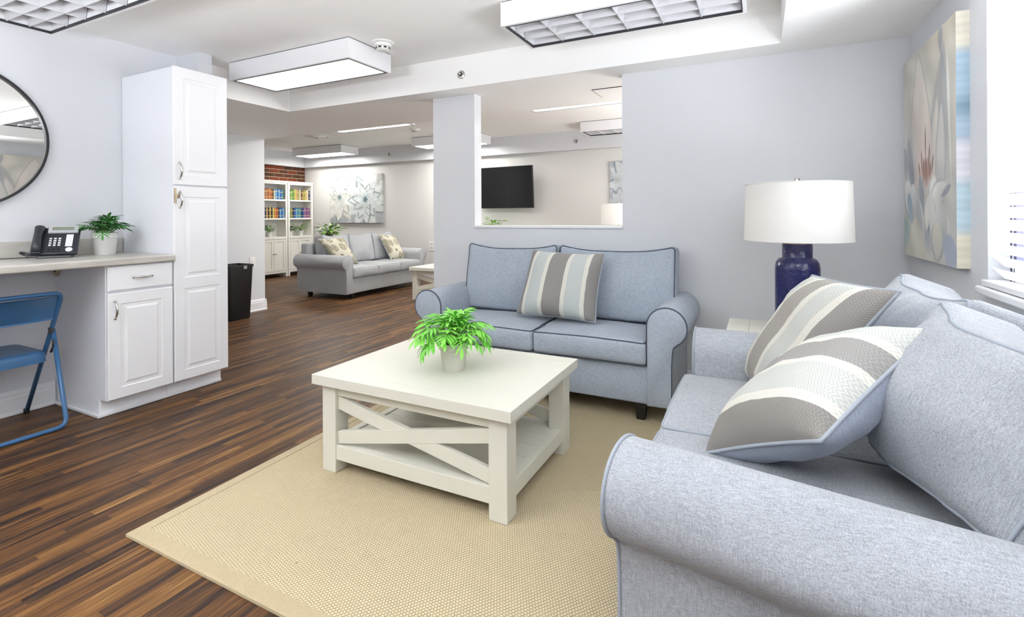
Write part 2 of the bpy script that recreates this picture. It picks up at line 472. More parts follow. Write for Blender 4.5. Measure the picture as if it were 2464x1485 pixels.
for yy in (2.20, 1.55):
    MB().box(-.0235, -.022, yy, yy + .003, WZ0 + .03, WZ1 - .03).obj('ladder_cord', M_TRIM, bl)

# ------------------------------------------------------------------ ceiling lights
M_DIFF2 = mat('lit_diffuser_far', (0.9, 0.9, 0.9), 0.5, emit=(1, 0.975, 0.93), es=LIT * 7.4)
def ceiling_light(label, x0, y0, zc, lit, L=1.245, Wd=.425, h=.14, rows=3, colsn=6):
    t = thing('ceiling_light', label, 'ceiling light', (x0, y0, zc), 0, 'fluorescent box lights on the ceilings')
    e = .022
    hb = MB().box(0, L, 0, e, -h, -.006).box(0, L, Wd - e, Wd, -h, -.006).box(0, e, e, Wd - e, -h, -.006).box(L - e, L, e, Wd - e, -h, -.006)
    hb.box(e, L - e, e, Wd - e, -.03, -.006)
    hb.obj('housing', M_LIGHTBOX, t)
    MB().box(.006, L - .006, .006, Wd - .006, -.006, 0).obj('shadow_gap_sheet', M_DARK, t)  # dark sheet standing in for the shadow gap below the ceiling
    f = .007 if lit else .004
    MB().box(e - .003, L - e + .003, e - .003, e + f, -h - .002, -h + .012).box(e - .003, L - e + .003, Wd - e - f, Wd - e + .003, -h - .002, -h + .012)\
        .box(e - .003, e + f, e + f, Wd - e - f, -h - .002, -h + .012).box(L - e - f, L - e + .003, e + f, Wd - e - f, -h - .002, -h + .012).obj('trim_frame', M_DARK, t)
    if lit:
        MB().box(e + f, L - e - f, e + f, Wd - e - f, -h + .004, -h + .010).obj('diffuser', M_DIFF if zc < 2.4 else M_DIFF2, t)
    else:
        MB().box(e, L - e, e, Wd - e, -.045, -.03).obj('reflector', M_LOUVER, t)
        def blade(a, b, vert):
            mb = MB(); zt, zb = -.05, -h + .006
            (ax, ay), (bx, by) = a, b
            w0, w1_ = .020, .002
            if vert: mb.hexa([(ax - w1_, ay, zb), (bx + w1_, ay, zb), (bx + w1_, by, zb), (ax - w1_, by, zb)], [(ax - w0, ay, zt), (bx + w0, ay, zt), (bx + w0, by, zt), (ax - w0, by, zt)])
            else: mb.hexa([(ax, ay - w1_, zb), (bx, ay - w1_, zb), (bx, by + w1_, zb), (ax, by + w1_, zb)], [(ax, ay - w0, zt), (bx, ay - w0, zt), (bx, by + w0, zt), (ax, by + w0, zt)])
            mb.obj('louver_blade', M_LOUVER, t)
        for i in range(1, colsn): x = e + (L - 2 * e) * i / colsn; blade((x, e + f), (x, Wd - e - f), True)
        for j in range(1, rows): y = e + (Wd - 2 * e) * j / rows; blade((e + f, y), (L - e - f, y), False)
    return t
ceiling_light('lit white box light on the ceiling above the tall cabinet, beside the smoke detector', -3.70, 2.50, ZC, True)
ceiling_light('unlit louvered box light on the ceiling, at the top centre of the photo', -1.30, 2.485, ZC, False)
ceiling_light('unlit louvered box light on the ceiling, at the top left corner of the photo', -3.68, .99, ZC, False, rows=4)
ceiling_light('lit box light on the far ceiling, above the sofa and bookcases', -7.9, 6.58, ZF, True)
ceiling_light('lit box light on the far ceiling, half hidden behind the pillar', -5.1, 6.58, ZF, True)
ceiling_light('unlit box light on the far ceiling, at the right edge of the wall opening', -2.2, 6.55, ZF, False)
ceiling_light('lit light seen as a thin strip, left of the pillar', -5.12, 4.65, ZF, True)
ceiling_light('lit light seen as a thin strip, through the wall opening', -2.24, 4.65, ZF, True)

def smoke_detector(label, x, y, z, s=1.0):
    t = thing('smoke_detector', label, 'smoke detector', (x, y, z))
    MB().lathe([(.078 * s, 0), (.078 * s, -.008), (.070 * s, -.014)], 28).obj('base', M_PLASTIC, t, auto=40)
    MB().lathe([(.060 * s, -.014), (.056 * s, -.030), (.046 * s, -.034), (.046 * s, -.048), (.038 * s, -.056), (.018 * s, -.058)], 28).obj('body', M_PLASTIC, t, auto=40)
    v = MB()
    for k in range(8):
        v.box(.0455 * s, .0475 * s, -.010 * s, .010 * s, -.047, -.036, 0, Matrix.Rotation(2 * PI * k / 8 + .25, 4, 'Z'))
    v.obj('vent_slot', M_DARK, t)
smoke_detector('round white smoke detector on the ceiling beside the lit box light', -2.335, 2.70, ZC)
smoke_detector('small smoke detector on the far ceiling left of the pillar', -4.55, 5.95, ZF)

def sprinkler(label, x, y, z):
    t = thing('sprinkler', label, 'sprinkler', (x, y, z))
    Mx = Matrix.Rotation(R(90), 4, 'X')
    MB().lathe([(.032, .0), (.032, .003), (.022, .008), (.016, .009)], 24, 0, Mx).obj('escutcheon', M_CHROME, t, auto=40)
    MB().lathe([(.015, .0088), (.015, .010)], 16, 0, Mx).obj('recess', M_DARK, t)
    MB().lathe([(.009, .009), (.009, .03), (.004, .036)], 12, 0, Mx).box(-.012, .012, -.042, -.038, -.004, .004).obj('nozzle', M_CHROME, t)
sprinkler('chrome sprinkler head on the soffit right of the smoke detector', -2.012, YS, 2.213)
sprinkler('dark sprinkler head on the far soffit above the flower painting', -6.09, 7.2, 2.288)
sprinkler('sprinkler head on the far soffit seen through the wall opening', -2.48, 7.2, 2.27)
vt = thing('air_vent', 'round ceiling air vent in front of the far lit box light', 'vent', (-6.28, 5.7, ZF))
for k in range(4):
    MB().lathe([(.20 - k * .045, -.004 - k * .008), (.185 - k * .045, -.016 - k * .008), (.18 - k * .045, -.016 - k * .008), (.195 - k * .045, -.004 - k * .008)], 28, cap0=False, cap1=False).obj('ring', M_PLASTIC, vt)
MB().lathe([(.02, 0), (.02, -.04)], 12).obj('hub', M_DARK, vt)
ap = thing('access_panel', 'flat access panel in the low ceiling seen at the top of the wall opening', 'panel', (-.7, 3.86, ZL))
MB().box(-.45, .3, -.14, .14, -.006, 0).obj('cover', M_CEIL, ap, bevel=.002)
MB().box(-.455, .305, -.146, -.14, -.004, 0).box(-.455, -.45, -.14, .14, -.004, 0).obj('rim', M_DARK, ap)

# ------------------------------------------------------------------ doors with raised panels
def panel_slab(mb, y0, y1, z0, z1, panels, t, mi=0, M=None):
    """slab facing +x, thickness t, raised panels (rects) in its face; front at x=0 .. back at -t"""
    mb.box(-t, -.004, y0, y1, z0, z1, mi, M)
    # face ring with rounded edge
    def ring(r0, d0, r1, d1):
        a = [(d0, r0[0], r0[2]), (d0, r0[1], r0[2]), (d0, r0[1], r0[3]), (d0, r0[0], r0[3])]
        b = [(d1, r1[0], r1[2]), (d1, r1[1], r1[2]), (d1, r1[1], r1[3]), (d1, r1[0], r1[3])]
        mb.add(a + b, [(i, (i + 1) % 4, (i + 1) % 4 + 4, i + 4) for i in range(4)], mi, M)
    ins = lambda r, d: (r[0] + d, r[1] - d, r[2] + d, r[3] - d)
    full = (y0, y1, z0, z1)
    ring(full, -.004, ins(full, .004), 0)
    f = ins(full, .004)
    # flat frame: split between stacked panels
    panels = sorted(panels, key=lambda p: p[2])
    zb = f[2]
    for i, p in enumerate(panels):
        zt = f[3] if i == len(panels) - 1 else (p[3] + panels[i + 1][2]) / 2
        ring((f[0], f[1], zb, zt), 0, p, 0)
        ring(p, 0, ins(p, .007), -.006)
        ring(ins(p, .007), -.006, ins(p, .016), -.006)
        ring(ins(p, .016), -.006, ins(p, .034), .001)
        q = ins(p, .034)
        mb.add([(.001, q[0], q[2]), (.001, q[1], q[2]), (.001, q[1], q[3]), (.001, q[0], q[3])], [(0, 1, 2, 3)], mi, M)
        zb = zt
def bow_handle(parent, x, y, z, vertical, L=.10):
    mb = MB(); n = 14; path = []; rr = []
    for i in range(n + 1):
        s = i / n; a = (s - .5) * L
        o = .026 * math.sin(PI * min(max(s, 0), 1)) ** .6
        path.append((x + o, y, z + a) if vertical else (x + o, y + a, z)); rr.append(.0040 + .0028 * math.sin(PI * s))
    mb.tube(path, .005, 8, rr=rr)
    for e in (-.5, .5):
        M = Matrix.Translation((x, y, z + e * L) if vertical else (x, y + e * L, z)) @ Matrix.Rotation(R(90), 4, 'Y')
        mb.lathe([(.008, 0), (.008, .004), (.005, .008)], 12, 0, M)
    return mb.obj('handle', M_CHROME, parent, smooth=True)

# tall cabinet
XF = -3.316
tc = thing('tall_cabinet', 'tall white two-door pantry cabinet at the end of the counter', 'cabinet', (0, 0, 0))
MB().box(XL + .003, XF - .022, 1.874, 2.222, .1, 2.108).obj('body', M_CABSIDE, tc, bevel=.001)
MB().box(XL + .003, -3.398, 1.868, 2.222, 0, .1).obj('toe_kick', M_CAB, tc)
for nm, z0, z1, pans, hz in (('door', 1.356, 2.112, [(1.932, 2.166, 1.42, 2.045)], 1.448), ('door', .103, 1.346, [(1.932, 2.166, .165, .69), (1.932, 2.166, .76, 1.28)], 1.262)):
    mb = MB(); panel_slab(mb, 1.872, 2.226, z0, z1, pans, .02, 0, Matrix.Translation((XF, 0, 0)))
    d = mb.obj(nm, M_CAB, tc)
    bow_handle(d, XF, 1.906, hz, True)
MB().box(XF - .002, XF + .005, 1.872, 1.884, 1.24, 1.335).box(XF, XF + .008, 1.876, 1.902, 1.272, 1.30).obj('latch', M_BRASS, tc)
# base cabinet
bc = thing('base_cabinet', 'low white cabinet with one drawer and one door under the counter', 'cabinet', (0, 0, 0))
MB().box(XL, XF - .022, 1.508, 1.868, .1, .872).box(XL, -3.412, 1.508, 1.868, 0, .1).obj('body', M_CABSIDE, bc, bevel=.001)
MB().box(-3.412, -3.402, 1.514, 1.866, 0, .1).obj('toe_kick', M_CAB, bc)
mb = MB(); panel_slab(mb, 1.512, 1.862, .103, .712, [(1.575, 1.80, .165, .65)], .02, 0, Matrix.Translation((XF, 0, 0)))
d = mb.obj('door', M_CAB, bc); bow_handle(d, XF, 1.545, .618, True)
mb = MB().box(-.02, -.006, 1.512, 1.862, .724, .868, 0, Matrix.Translation((XF, 0, 0)))
def _slabface(mb, y0, y1, z0, z1):
    mb.hexa([(-.006, y0, z0), (-.006, y1, z0), (-.006, y1, z1), (-.006, y0, z1)], [(0, y0 + .008, z0 + .008), (0, y1 - .008, z0 + .008), (0, y1 - .008, z1 - .008), (0, y0 + .008, z1 - .008)], 0, Matrix.Translation((XF, 0, 0)))
_slabface(mb, 1.512, 1.862, .724, .868)
d = mb.obj('drawer', M_CAB, bc); bow_handle(d, XF, 1.69, .796, False)
struct('trim_4', MB().box(-3.93, -3.39, 1.492, 1.507, 0, .018).box(-3.402, -3.386, 1.492, 2.222, 0, .018), M_TRIM, .004)
# counter
def counter_material():
    m = mat('counter_laminate', (0.6, 0.58, 0.54), 0.30, spec=0.5); k = NT(m)
    n1 = k.noise(k.coords('World', (14, 4, 14)), 1, 5, .6); n2 = k.noise(k.coords('World'), 120, 3)
    k.col(k.ramp(k.math('ADD', n1, k.math('MULTIPLY', k.math('SUBTRACT', n2, .5), .25)), [(.3, (0.40, 0.38, 0.345)), (.7, (0.60, 0.575, 0.53))]))
    return m
M_COUNTER = counter_material()
ct = thing('countertop', 'grey-beige laminate countertop with a low backsplash along the left wall', 'countertop', (0, 0, 0))
MB().prism([(XL, .874), (XF + .018, .874), (XF + .024, .88), (XF + .024, .909), (XF + .018, .915), (XL, .915)], 'y', -.6, 1.866).obj('top', M_COUNTER, ct, bevel=.002)
MB().box(XL, XL + .02, -.6, 1.866, .915, 1.012).obj('backsplash', M_COUNTER, ct, bevel=.003)
bk = thing('bracket', 'small dark metal bracket under the countertop above the folding chair', 'bracket', (-3.87, 1.5, .874))
MB().prism([(-.022, 0), (.022, 0), (.02, -.06), (.0, -.085), (-.018, -.06)], 'y', -.012, .006).obj('plate', M_BRASS, bk)
MB().tube([(0, -.016, -.02), (0, -.012, -.02)], .006, 8).tube([(0, -.016, -.05), (0, -.012, -.05)], .006, 8).obj('screw', M_DARK, bk)

# mirror on the left wall
mr = thing('round_mirror', 'round mirror with a thin black frame on the left wall', 'mirror', (XL, 1.06, 1.608))
My = Matrix.Rotation(R(90), 4, 'Y')
M_MIRROR = mat('mirror_glass', (0.92, 0.92, 0.90), 0.01, 1.0)
MB().lathe([(.402, .0), (.402, .012)], 96, 0, My).obj('glass', M_MIRROR, mr)
MB().lathe([(.400, 0), (.414, 0), (.414, .026), (.400, .026), (.400, 0)], 96, 0, My, cap0=False, cap1=False).obj('frame', M_BLACK, mr, auto=40)

# light switch, outlet
sw = thing('light_switch', 'white light switch plate on the wall beside the black trash can', 'switch', (XH, 4.0, .60))
MB().box(0, .007, -.037, .037, -.06, .06).obj('plate', M_PLASTIC, sw, bevel=.003)
MB().box(.007, .011, -.016, .016, -.033, .033).obj('rocker', M_PLASTIC, sw, bevel=.002)
ou = thing('wall_outlet', 'white wall outlet on the far wall just left of the pillar', 'outlet', (-5.24, YB, .61))
MB().box(-.06, .06, -.008, 0, -.085, .085).obj('plate', M_PLASTIC, ou, bevel=.002)
for z0 in (.015, -.05): MB().box(-.03, .03, -.011, -.008, z0, z0 + .035).obj('socket', M_LOUVER, ou)

# trash can
tcn = thing('trash_can', 'tall black tapered trash can against the hallway wall', 'trash can', (-5.32, 3.635, 0))
def rrect(hx, hy, r, z, n=5):
    pts = []
    for cx, cy, a0 in ((hx - r, hy - r, 0), (-hx + r, hy - r, 90), (-hx + r, -hy + r, 180), (hx - r, -hy + r, 270)):
        for i in range(n + 1):
            a = R(a0 + 90 * i / n); pts.append((cx + r * math.cos(a), cy + r * math.sin(a), z))
    return pts
def loft(mb, rings, cap0=True, cap1=True, mi=0, M=None):
    n = len(rings[0]); vs = [p for r in rings for p in r]; fs = []
    for i in range(len(rings) - 1):
        fs += [(i * n + k, i * n + (k + 1) % n, (i + 1) * n + (k + 1) % n, (i + 1) * n + k) for k in range(n)]
    if cap0: fs.append(tuple(range(n - 1, -1, -1)))
    if cap1: fs.append(tuple((len(rings) - 1) * n + k for k in range(n)))
    return mb.add(vs, fs, mi, M)
loft(MB(), [rrect(.115, .125, .03, .0), rrect(.12, .13, .03, .012), rrect(.14, .15, .03, .585)], cap1=False).obj('body', M_BLACK, tcn, auto=50)
loft(MB(), [rrect(.14, .15, .03, .585), rrect(.148, .158, .03, .585), rrect(.148, .158, .03, .61), rrect(.135, .145, .03, .61), rrect(.13, .14, .03, .5)], cap0=False, cap1=True).obj('rim', M_BLACK, tcn, auto=50)
MB().box(.145, .15, .02, .06, .565, .60).obj('badge', M_CHROME, tcn)

# ------------------------------------------------------------------ soft furniture
def axis_pts(h, r, n):
    a = [0, .3 * r, .65 * r, r]
    inner = [-h + r + (2 * h - 2 * r) * i / n for i in range(1, n)]
    return [-h + t for t in a] + inner + [h - t for t in reversed(a)]
def soft_box(hx, hy, hz, r, deform=None, n=(10, 6, 6)):
    mb = MB(); key = {}
    X, Y, Z = axis_pts(hx, r, n[0]), axis_pts(hy, r, n[1]), axis_pts(hz, r, n[2])
    def P(q):
        k = (round(q[0], 5), round(q[1], 5), round(q[2], 5))
        if k not in key:
            c = [max(-h + r, min(h - r, v)) for v, h in zip(q, (hx, hy, hz))]
            d = Vector([a - b for a, b in zip(q, c)])
            p = Vector(c) + (d.normalized() * r if d.length > 1e-9 else d)
            if deform: p = deform(p)
            key[k] = len(mb.v); mb.v.append(tuple(p))
        return key[k]
    def face(A, B, f, flip):
        for i in range(len(A) - 1):
            for j in range(len(B) - 1):
                q = [P(f(A[i], B[j])), P(f(A[i + 1], B[j])), P(f(A[i + 1], B[j + 1])), P(f(A[i], B[j + 1]))]
                mb.f.append(tuple(reversed(q)) if flip else tuple(q)); mb.mi.append(0)
    face(X, Y, lambda a, b: (a, b, hz), False); face(X, Y, lambda a, b: (a, b, -hz), True)
    face(X, Z, lambda a, b: (a, -hy, b), False); face(X, Z, lambda a, b: (a, hy, b), True)
    face(Y, Z, lambda a, b: (-hx, a, b), True); face(Y, Z, lambda a, b: (hx, a, b), False)
    return mb
def rect_loop(a, b, r, n=24):
    """rounded rectangle loop in 2d with many points on the sides"""
    pts = []
    for (x0, y0), (x1, y1), (cx, cy), a0 in (((-a + r, -b), (a - r, -b), (a - r, -b + r), -90), ((a, -b + r), (a, b - r), (a - r, b - r), 0),
                                           ((a - r, b), (-a + r, b), (-a + r, b - r), 90), ((-a, b - r), (-a, -b + r), (-a + r, -b + r), 180)):
        for i in range(n): pts.append((x0 + (x1 - x0) * i / n, y0 + (y1 - y0) * i / n))
        for i in range(5): t = R(a0 + 90 * i / 5); pts.append((cx + r * math.cos(t), cy + r * math.sin(t)))
    return pts
def noise3(p, s, seed=0):
    return mnoise.noise(Vector((p[0] * s + seed * 7.1, p[1] * s + seed * 3.3, p[2] * s + seed)))

def make_sofa(label, loc, rz, xl, xr, D, M, MP, cuts, zb=.11, seat_top=.462, seat_t=.135, arm_top=.650, r=.105, pw=.128, back_z=.80, bc_top=.93,
              bc_front=.40, bc_t=.20, bc_over=(.08, .08), yaw_r=0.0, seat_front=-.012, crown=.016, bc_puff=.05, wr=.006, seed=1, arm_back=0.0,
              foot_in=.05, bc_cuts=None, lean=10, pipe=.0044, name='sofa', bc_dz=None, bc_lift=0.0, bc_dy=None):
    t = thing(name, label, 'sofa', loc, rz)
    zr = arm_top - r
    def arm_profile():
        p = [(0, zb), (0, zb + (zr - zb) * .5)]
        for a in range(180, -56, -12): p.append((r + r * math.cos(R(a)), zr + r * math.sin(R(a))))
        ex, ez = p[-1]
        nz = zr - r * 1.12
        for i in range(1, 6):
            s = i / 6; ss = s * s * (3 - 2 * s)
            p.append((ex + (pw + .008 - ex) * (1 - (1 - s) ** 1.6), ez + (nz - ez) * s))
        p += [(pw + .004, nz - .03), (pw, nz - .1), (pw, zb + .05), (pw, zb)]
        return p
    prof = arm_profile()
    for sgn, x0, yaw, nm in ((-1, xl, 0, 'arm'), (1, xr, yaw_r, 'arm')):
        L = D - arm_back
        mb = MB(); n = len(prof); NL = 14
        cs, cz = sum(p[0] for p in prof) / n, sum(p[1] for p in prof) / n
        rings = []
        ys = [0, .004, .014] + [.014 + (L - .014) * (i / NL) for i in range(1, NL + 1)]
        for i, y in enumerate(ys):
            ins = (.010, .003, 0)[i] if i < 3 else 0
            ring = []
            for s, z in prof:
                ds, dz = s - cs, z - cz; l = math.hypot(ds, dz)
                s2, z2 = s - ds / l * ins, z - dz / l * ins
                if i > 3 and s > .02 and z < arm_top - .02 and z > zb + .02:
                    w = noise3((s * sgn + x0, y * .8, z * 2.5), 5, seed) * wr
                    s2 += w
                ring.append((sgn * s2, y, z2))
            rings.append(ring if sgn > 0 else list(reversed(ring)))
        loft(mb, rings)
        Mx = Matrix.Translation((x0, 0, 0)) @ Matrix.Rotation(yaw, 4, 'Z')
        mb.v = [tuple(Mx @ Vector(p)) for p in mb.v]
        a = mb.obj(nm, M, t, auto=60)
        pp = MB(); path = [tuple(Mx @ Vector((sgn * s, .006, z))) for s, z in prof[1:]]
        pp.tube(path, pipe, 6); pp.obj('piping', MP, a, smooth=True)
    # base with front rail, back frame
    ztop = seat_top - seat_t
    soft_box((xr - xl) / 2 + .01, .5 * (D - .04), (ztop - .004 - zb) / 2, .012, None, (6, 4, 3)).obj('base', M, t, smooth=True).location = ((xl + xr) / 2, .5 * D + .004, (ztop - .004 + zb) / 2)
    bh = back_z - zb - .02
    soft_box((xr - xl) / 2 + pw * .55, .075, bh / 2, .035, None, (8, 4, 6)).obj('back_frame', M, t, smooth=True).location = ((xl + xr) / 2, D - .078, zb + .02 + bh / 2)
    # seat cushions
    xs = [xl] + cuts + [xr]
    sd = D - .17
    for i in range(len(xs) - 1):
        hx, hy, hz = (xs[i + 1] - xs[i]) / 2 - .0015, (sd - seat_front) / 2, seat_t / 2
        def dfm(p, hx=hx, hy=hy, hz=hz, i=i):
            a, b, c = p.x / hx, p.y / hy, p.z / hz
            q = p.copy()
            w = max(0, 1 - a * a) * max(0, 1 - b * b)
            q.z += crown * w * (1 if c > 0 else 0) * 1.2
            q.y -= .014 * max(0, 1 - a * a) * max(0, 1 - c * c) * (1 if b < 0 else 0)
            if b < -.3: q.z -= .006 * (1 if c > 0 else .4) * (a * a)
            q.z += noise3(p, 9, seed + i) * .0025
            return q
        c = soft_box(hx, hy, hz, .026, dfm, (12, 10, 5)).obj('seat_cushion', M, t, smooth=True)
        c.location = ((xs[i] + xs[i + 1]) / 2, seat_front + hy, seat_top - hz)
        pp = MB(); e = .026 * .29
        for zz in (hz - e, -hz + e):
            pp.tube([dfm(Vector((x, y, zz))) for x, y in rect_loop(hx - e, hy - e, .02)], pipe, 6, closed=True)
        pp.obj('piping', MP, c, smooth=True)
    # back cushions
    bx = bc_cuts if bc_cuts else [xl - bc_over[0]] + cuts + [xr + bc_over[1]]
    for i in range(len(bx) - 1):
        zlo = seat_top + .004
        hx, hy, hz = (bx[i + 1] - bx[i]) / 2 - .004, bc_t / 2, (bc_top - zlo) / 2
        def dfm(p, hx=hx, hy=hy, hz=hz, i=i):
            a, b, c = p.x / hx, p.y / hy, p.z / hz
            q = p.copy()
            w = max(0, 1 - a * a) ** .8 * max(0, 1 - c * c) ** .8
            q.y += (-bc_puff if b < 0 else bc_puff * .3) * w * min(1, abs(b))
            if c > 0:
                q.z += (.030 * abs(a) ** 3 - .012 * (1 - a * a)) * c
                q.y += b * -.012 * c * abs(b) * hy / .1
            if bc_lift and i == len(bx) - 2:
                ss = (a + 1) / 2; q.z += bc_lift * ss * (1 - c) / 2; q.y += .12 * ss * ss
            q += Vector((0, 1, .35)) * noise3((p.x, p.y * .5, p.z), 6, seed + i * 3) * wr * 1.3
            q.y += noise3((p.x * 3, 0, p.z * 1.2), 7, seed + 9 + i) * wr * .9 * (1 if b < 0 else 0)
            return q
        c = soft_box(hx, hy, hz, .036, dfm, (16, 6, 14)).obj('back_cushion', M, t, smooth=True)
        dz = bc_dz[i] if bc_dz else 0
        c.location = ((bx[i] + bx[i + 1]) / 2, bc_front + (bc_dy[i] if bc_dy else 0) + hy + math.sin(R(lean)) * hz, zlo + hz + dz)
        c.rotation_euler = (R(-lean), 0, 0)
        pp = MB(); e = .036 * .29
        for s in (-1, 1):
            pp.tube([dfm(Vector((x, s * (hy - e), z))) for x, z in rect_loop(hx - e, hz - e, .024)], pipe, 6, closed=True)
        pp.obj('piping', MP, c, smooth=True)
    for fx in (xl + .045, xr - .045):
        for fy in (foot_in, D - .08):
            MB().hexa([(fx - .022, fy - .022, 0), (fx + .022, fy - .022, 0), (fx + .022, fy + .022, 0), (fx - .022, fy + .022, 0)],
                      [(fx - .034, fy - .034, zb + .01), (fx + .034, fy - .034, zb + .01), (fx + .034, fy + .034, zb + .01), (fx - .034, fy + .034, zb + .01)]).obj('foot', M_FOOT, t)
    return t

make_sofa('blue-grey two-seat sofa with rolled arms against the partition wall under the opening', (0, 2.74, .0115), 0, -1.895, -.553, .655, M_SOFA, M_PIPE, [-1.228],
          zb=.0985, seat_top=.4505, arm_top=.6385, bc_top=.9135, bc_front=.375, bc_t=.17, bc_over=(.055, .10), back_z=.78, foot_in=.075, lean=7, seed=2)
make_sofa('pale grey rolled-arm sofa in the right foreground below the window', (-.262, 1.73, .0115), R(-90), -.50, .515, .985, M_SOFA2, M_PIPE2, [.10],
          zb=.0985, seat_top=.4705, arm_top=.6385, bc_top=.8835, bc_front=.555, bc_t=.20, bc_over=(.06, .0), bc_cuts=[-.57, .09, .585], back_z=.80, yaw_r=R(-11), seat_front=-.03, bc_puff=.095, wr=.015, seed=5,
          lean=21, bc_lift=.06, bc_dy=[0, -.055], crown=.02, arm_back=.03, bc_dz=[.005, .005])
make_sofa('grey three-seat sofa with rolled arms in the far room in front of the bookcases', (-5.04, 5.95, 0), R(90), -.755, .755, .96, M_SOFA3, M_PIPE2, [-.255, .255],
          zb=.075, seat_top=.432, seat_t=.135, arm_top=.608, r=.098, pw=.12, back_z=.76, bc_top=.86, bc_front=.50, bc_t=.2, bc_over=(.0, .0), seed=8, wr=.012, foot_in=.07, seat_front=-.02)

# ------------------------------------------------------------------ throw pillows from their four corners
def throw_pillow(label, TL, TR, BR, BL, t, m_front, m_back, m_pipe, loc, pinch=.055, wr=.006, seed=1, group=None, swapuv=False, n=26, bend=0.0, tf=.62):
    loc = Vector(loc)
    th = thing('throw_pillow', label, 'pillow', loc, 0, group)
    TL, TR, BR, BL = [Vector(p) - loc for p in (TL, TR, BR, BL)]
    def base(u, v):
        a, b = (u + 1) / 2, (v + 1) / 2
        return (BL * (1 - a) + BR * a) * (1 - b) + (TL * (1 - a) + TR * a) * b
    ux = (base(1, 0) - base(-1, 0)); uz = (base(0, 1) - base(0, -1))
    nrm = ux.cross(uz).normalized()     # points to the front
    def outline(u, v):
        uu = u * (1 - pinch * (1 - v * v) * u * u); vv = v * (1 - pinch * (1 - u * u) * v * v)
        p = base(uu, vv)
        return p + nrm * (bend * (1 - u * u))
    def thick(u, v):
        return max(0, (1 - abs(u) ** 3.2)) ** .55 * max(0, (1 - abs(v) ** 3.2)) ** .55
    def sheet(sgn):
        mb = MB(); vs = []; uvs = []
        g = [math.sin(PI / 2 * (-1 + 2 * i / n)) for i in range(n + 1)]
        for v in g:
            for u in g:
                p = outline(u, v)
                k = thick(u, v)
                k *= 1 + .10 * noise3((u, v, sgn), 2.2, seed)
                e = max(abs(u), abs(v)) ** 4
                p = p + nrm * sgn * (t * (tf if sgn > 0 else 1 - tf) * k + wr * noise3((u * 1.0, v * 1.0, sgn * 3), 5, seed) * (k ** .5) * (0.4 + e))
                vs.append(tuple(p)); uvs.append(((v + 1) / 2, (u + 1) / 2) if swapuv else ((u + 1) / 2, (v + 1) / 2))
        N = n + 1; fs = []
        for j in range(n):
            for i in range(n):
                f = (j * N + i, j * N + i + 1, (j + 1) * N + i + 1, (j + 1) * N + i)
                fs.append(f if sgn > 0 else tuple(reversed(f)))
        mb.add(vs, fs)
        return mb, uvs
    for sgn, nm, m in ((1, 'front_cover', m_front), (-1, 'back_cover', m_back)):
        mb, uvs = sheet(sgn)
        o = mb.obj(nm, m, th, smooth=True)
        uvl = o.data.uv_layers.new(name='uv')
        idx = [0] * len(o.data.loops); o.data.loops.foreach_get('vertex_index', idx)
        flat = []
        for i in idx: flat += uvs[i]
        uvl.data.foreach_set('uv', flat)
    pts = []
    K = 22
    for k in range(K): pts.append((-1 + 2 * k / K, -1))
    for k in range(K): pts.append((1, -1 + 2 * k / K))
    for k in range(K): pts.append((1 - 2 * k / K, 1))
    for k in range(K): pts.append((-1, 1 - 2 * k / K))
    MB().tube([outline(u, v) for u, v in pts], .0052, 6, closed=True).obj('piping', m_pipe, th, smooth=True)
    return th
throw_pillow('striped taupe and sage throw pillow leaning on the two-seat sofa', (-1.365, 3.065, .915), (-.868, 3.045, .905), (-.895, 2.93, .497), (-1.44, 2.955, .497),
             .17, M_STRIPE, M_PILLBACK, M_PIPE2, (-1.17, 2.95, .48), seed=3)
throw_pillow('pale striped throw pillow beside the far arm of the foreground sofa', (.17, 2.10, .926), (.325, 1.61, .945), (.07, 1.79, .50), (-.06, 2.28, .492),
             .13, M_STRIPE2, M_PILLBACK, M_PIPE2, (.05, 2.0, .49), seed=4, pinch=.03)
throw_pillow('striped herringbone throw pillow with blue back over the near arm of the foreground sofa', (.12, 1.75, .70), (.372, 1.5, .876), (.113, 1.225, .672), (-.14, 1.475, .486),
             .20, M_STRIPE3, M_PILLBACK, M_PIPE2, (.1, 1.5, .49), seed=6, swapuv=True, tf=.5)
def medallion_material():
    m = mat('medallion_cotton', (0.5, 0.5, 0.45), 0.9, spec=0.1); k = NT(m)
    v = k.n('ShaderNodeTexVoronoi', feature='F1'); v.inputs['Scale'].default_value = 3.5; v.inputs['Randomness'].default_value = .55
    k.l(k.coords('UV'), v.inputs['Vector'])
    d = v.outputs['Distance']
    w = k.math('SINE', k.math('MULTIPLY', d, 75))
    ns = k.noise(k.coords('UV'), 22, 2)
    f = k.math('ADD', k.math('MULTIPLY', w, .3), ns)
    tone = k.ramp(f, [(.42, (0.20, 0.185, 0.13)), (.56, (0.30, 0.285, 0.20)), (.74, (0.62, 0.59, 0.48))])
    k.col(k.mix(k.math('GREATER_THAN', d, .53), tone, (0.56, 0.53, 0.44)))
    return m
M_MED = medallion_material()
throw_pillow('taupe medallion-print pillow at the near arm of the far sofa', (-5.62, 5.10, .83), (-5.45, 5.43, .84), (-5.28, 5.55, .45), (-5.42, 5.25, .45), .15, M_MED, M_PILLBACK, M_PIPE2, (-5.42, 5.3, .44), seed=11, n=14)
throw_pillow('taupe medallion-print pillow at the far arm of the far sofa', (-5.55, 6.27, .85), (-5.50, 6.57, .83), (-5.30, 6.65, .436), (-5.33, 6.33, .436), .15, M_MED, M_PILLBACK, M_PIPE2, (-5.42, 6.45, .44), seed=12, n=14)

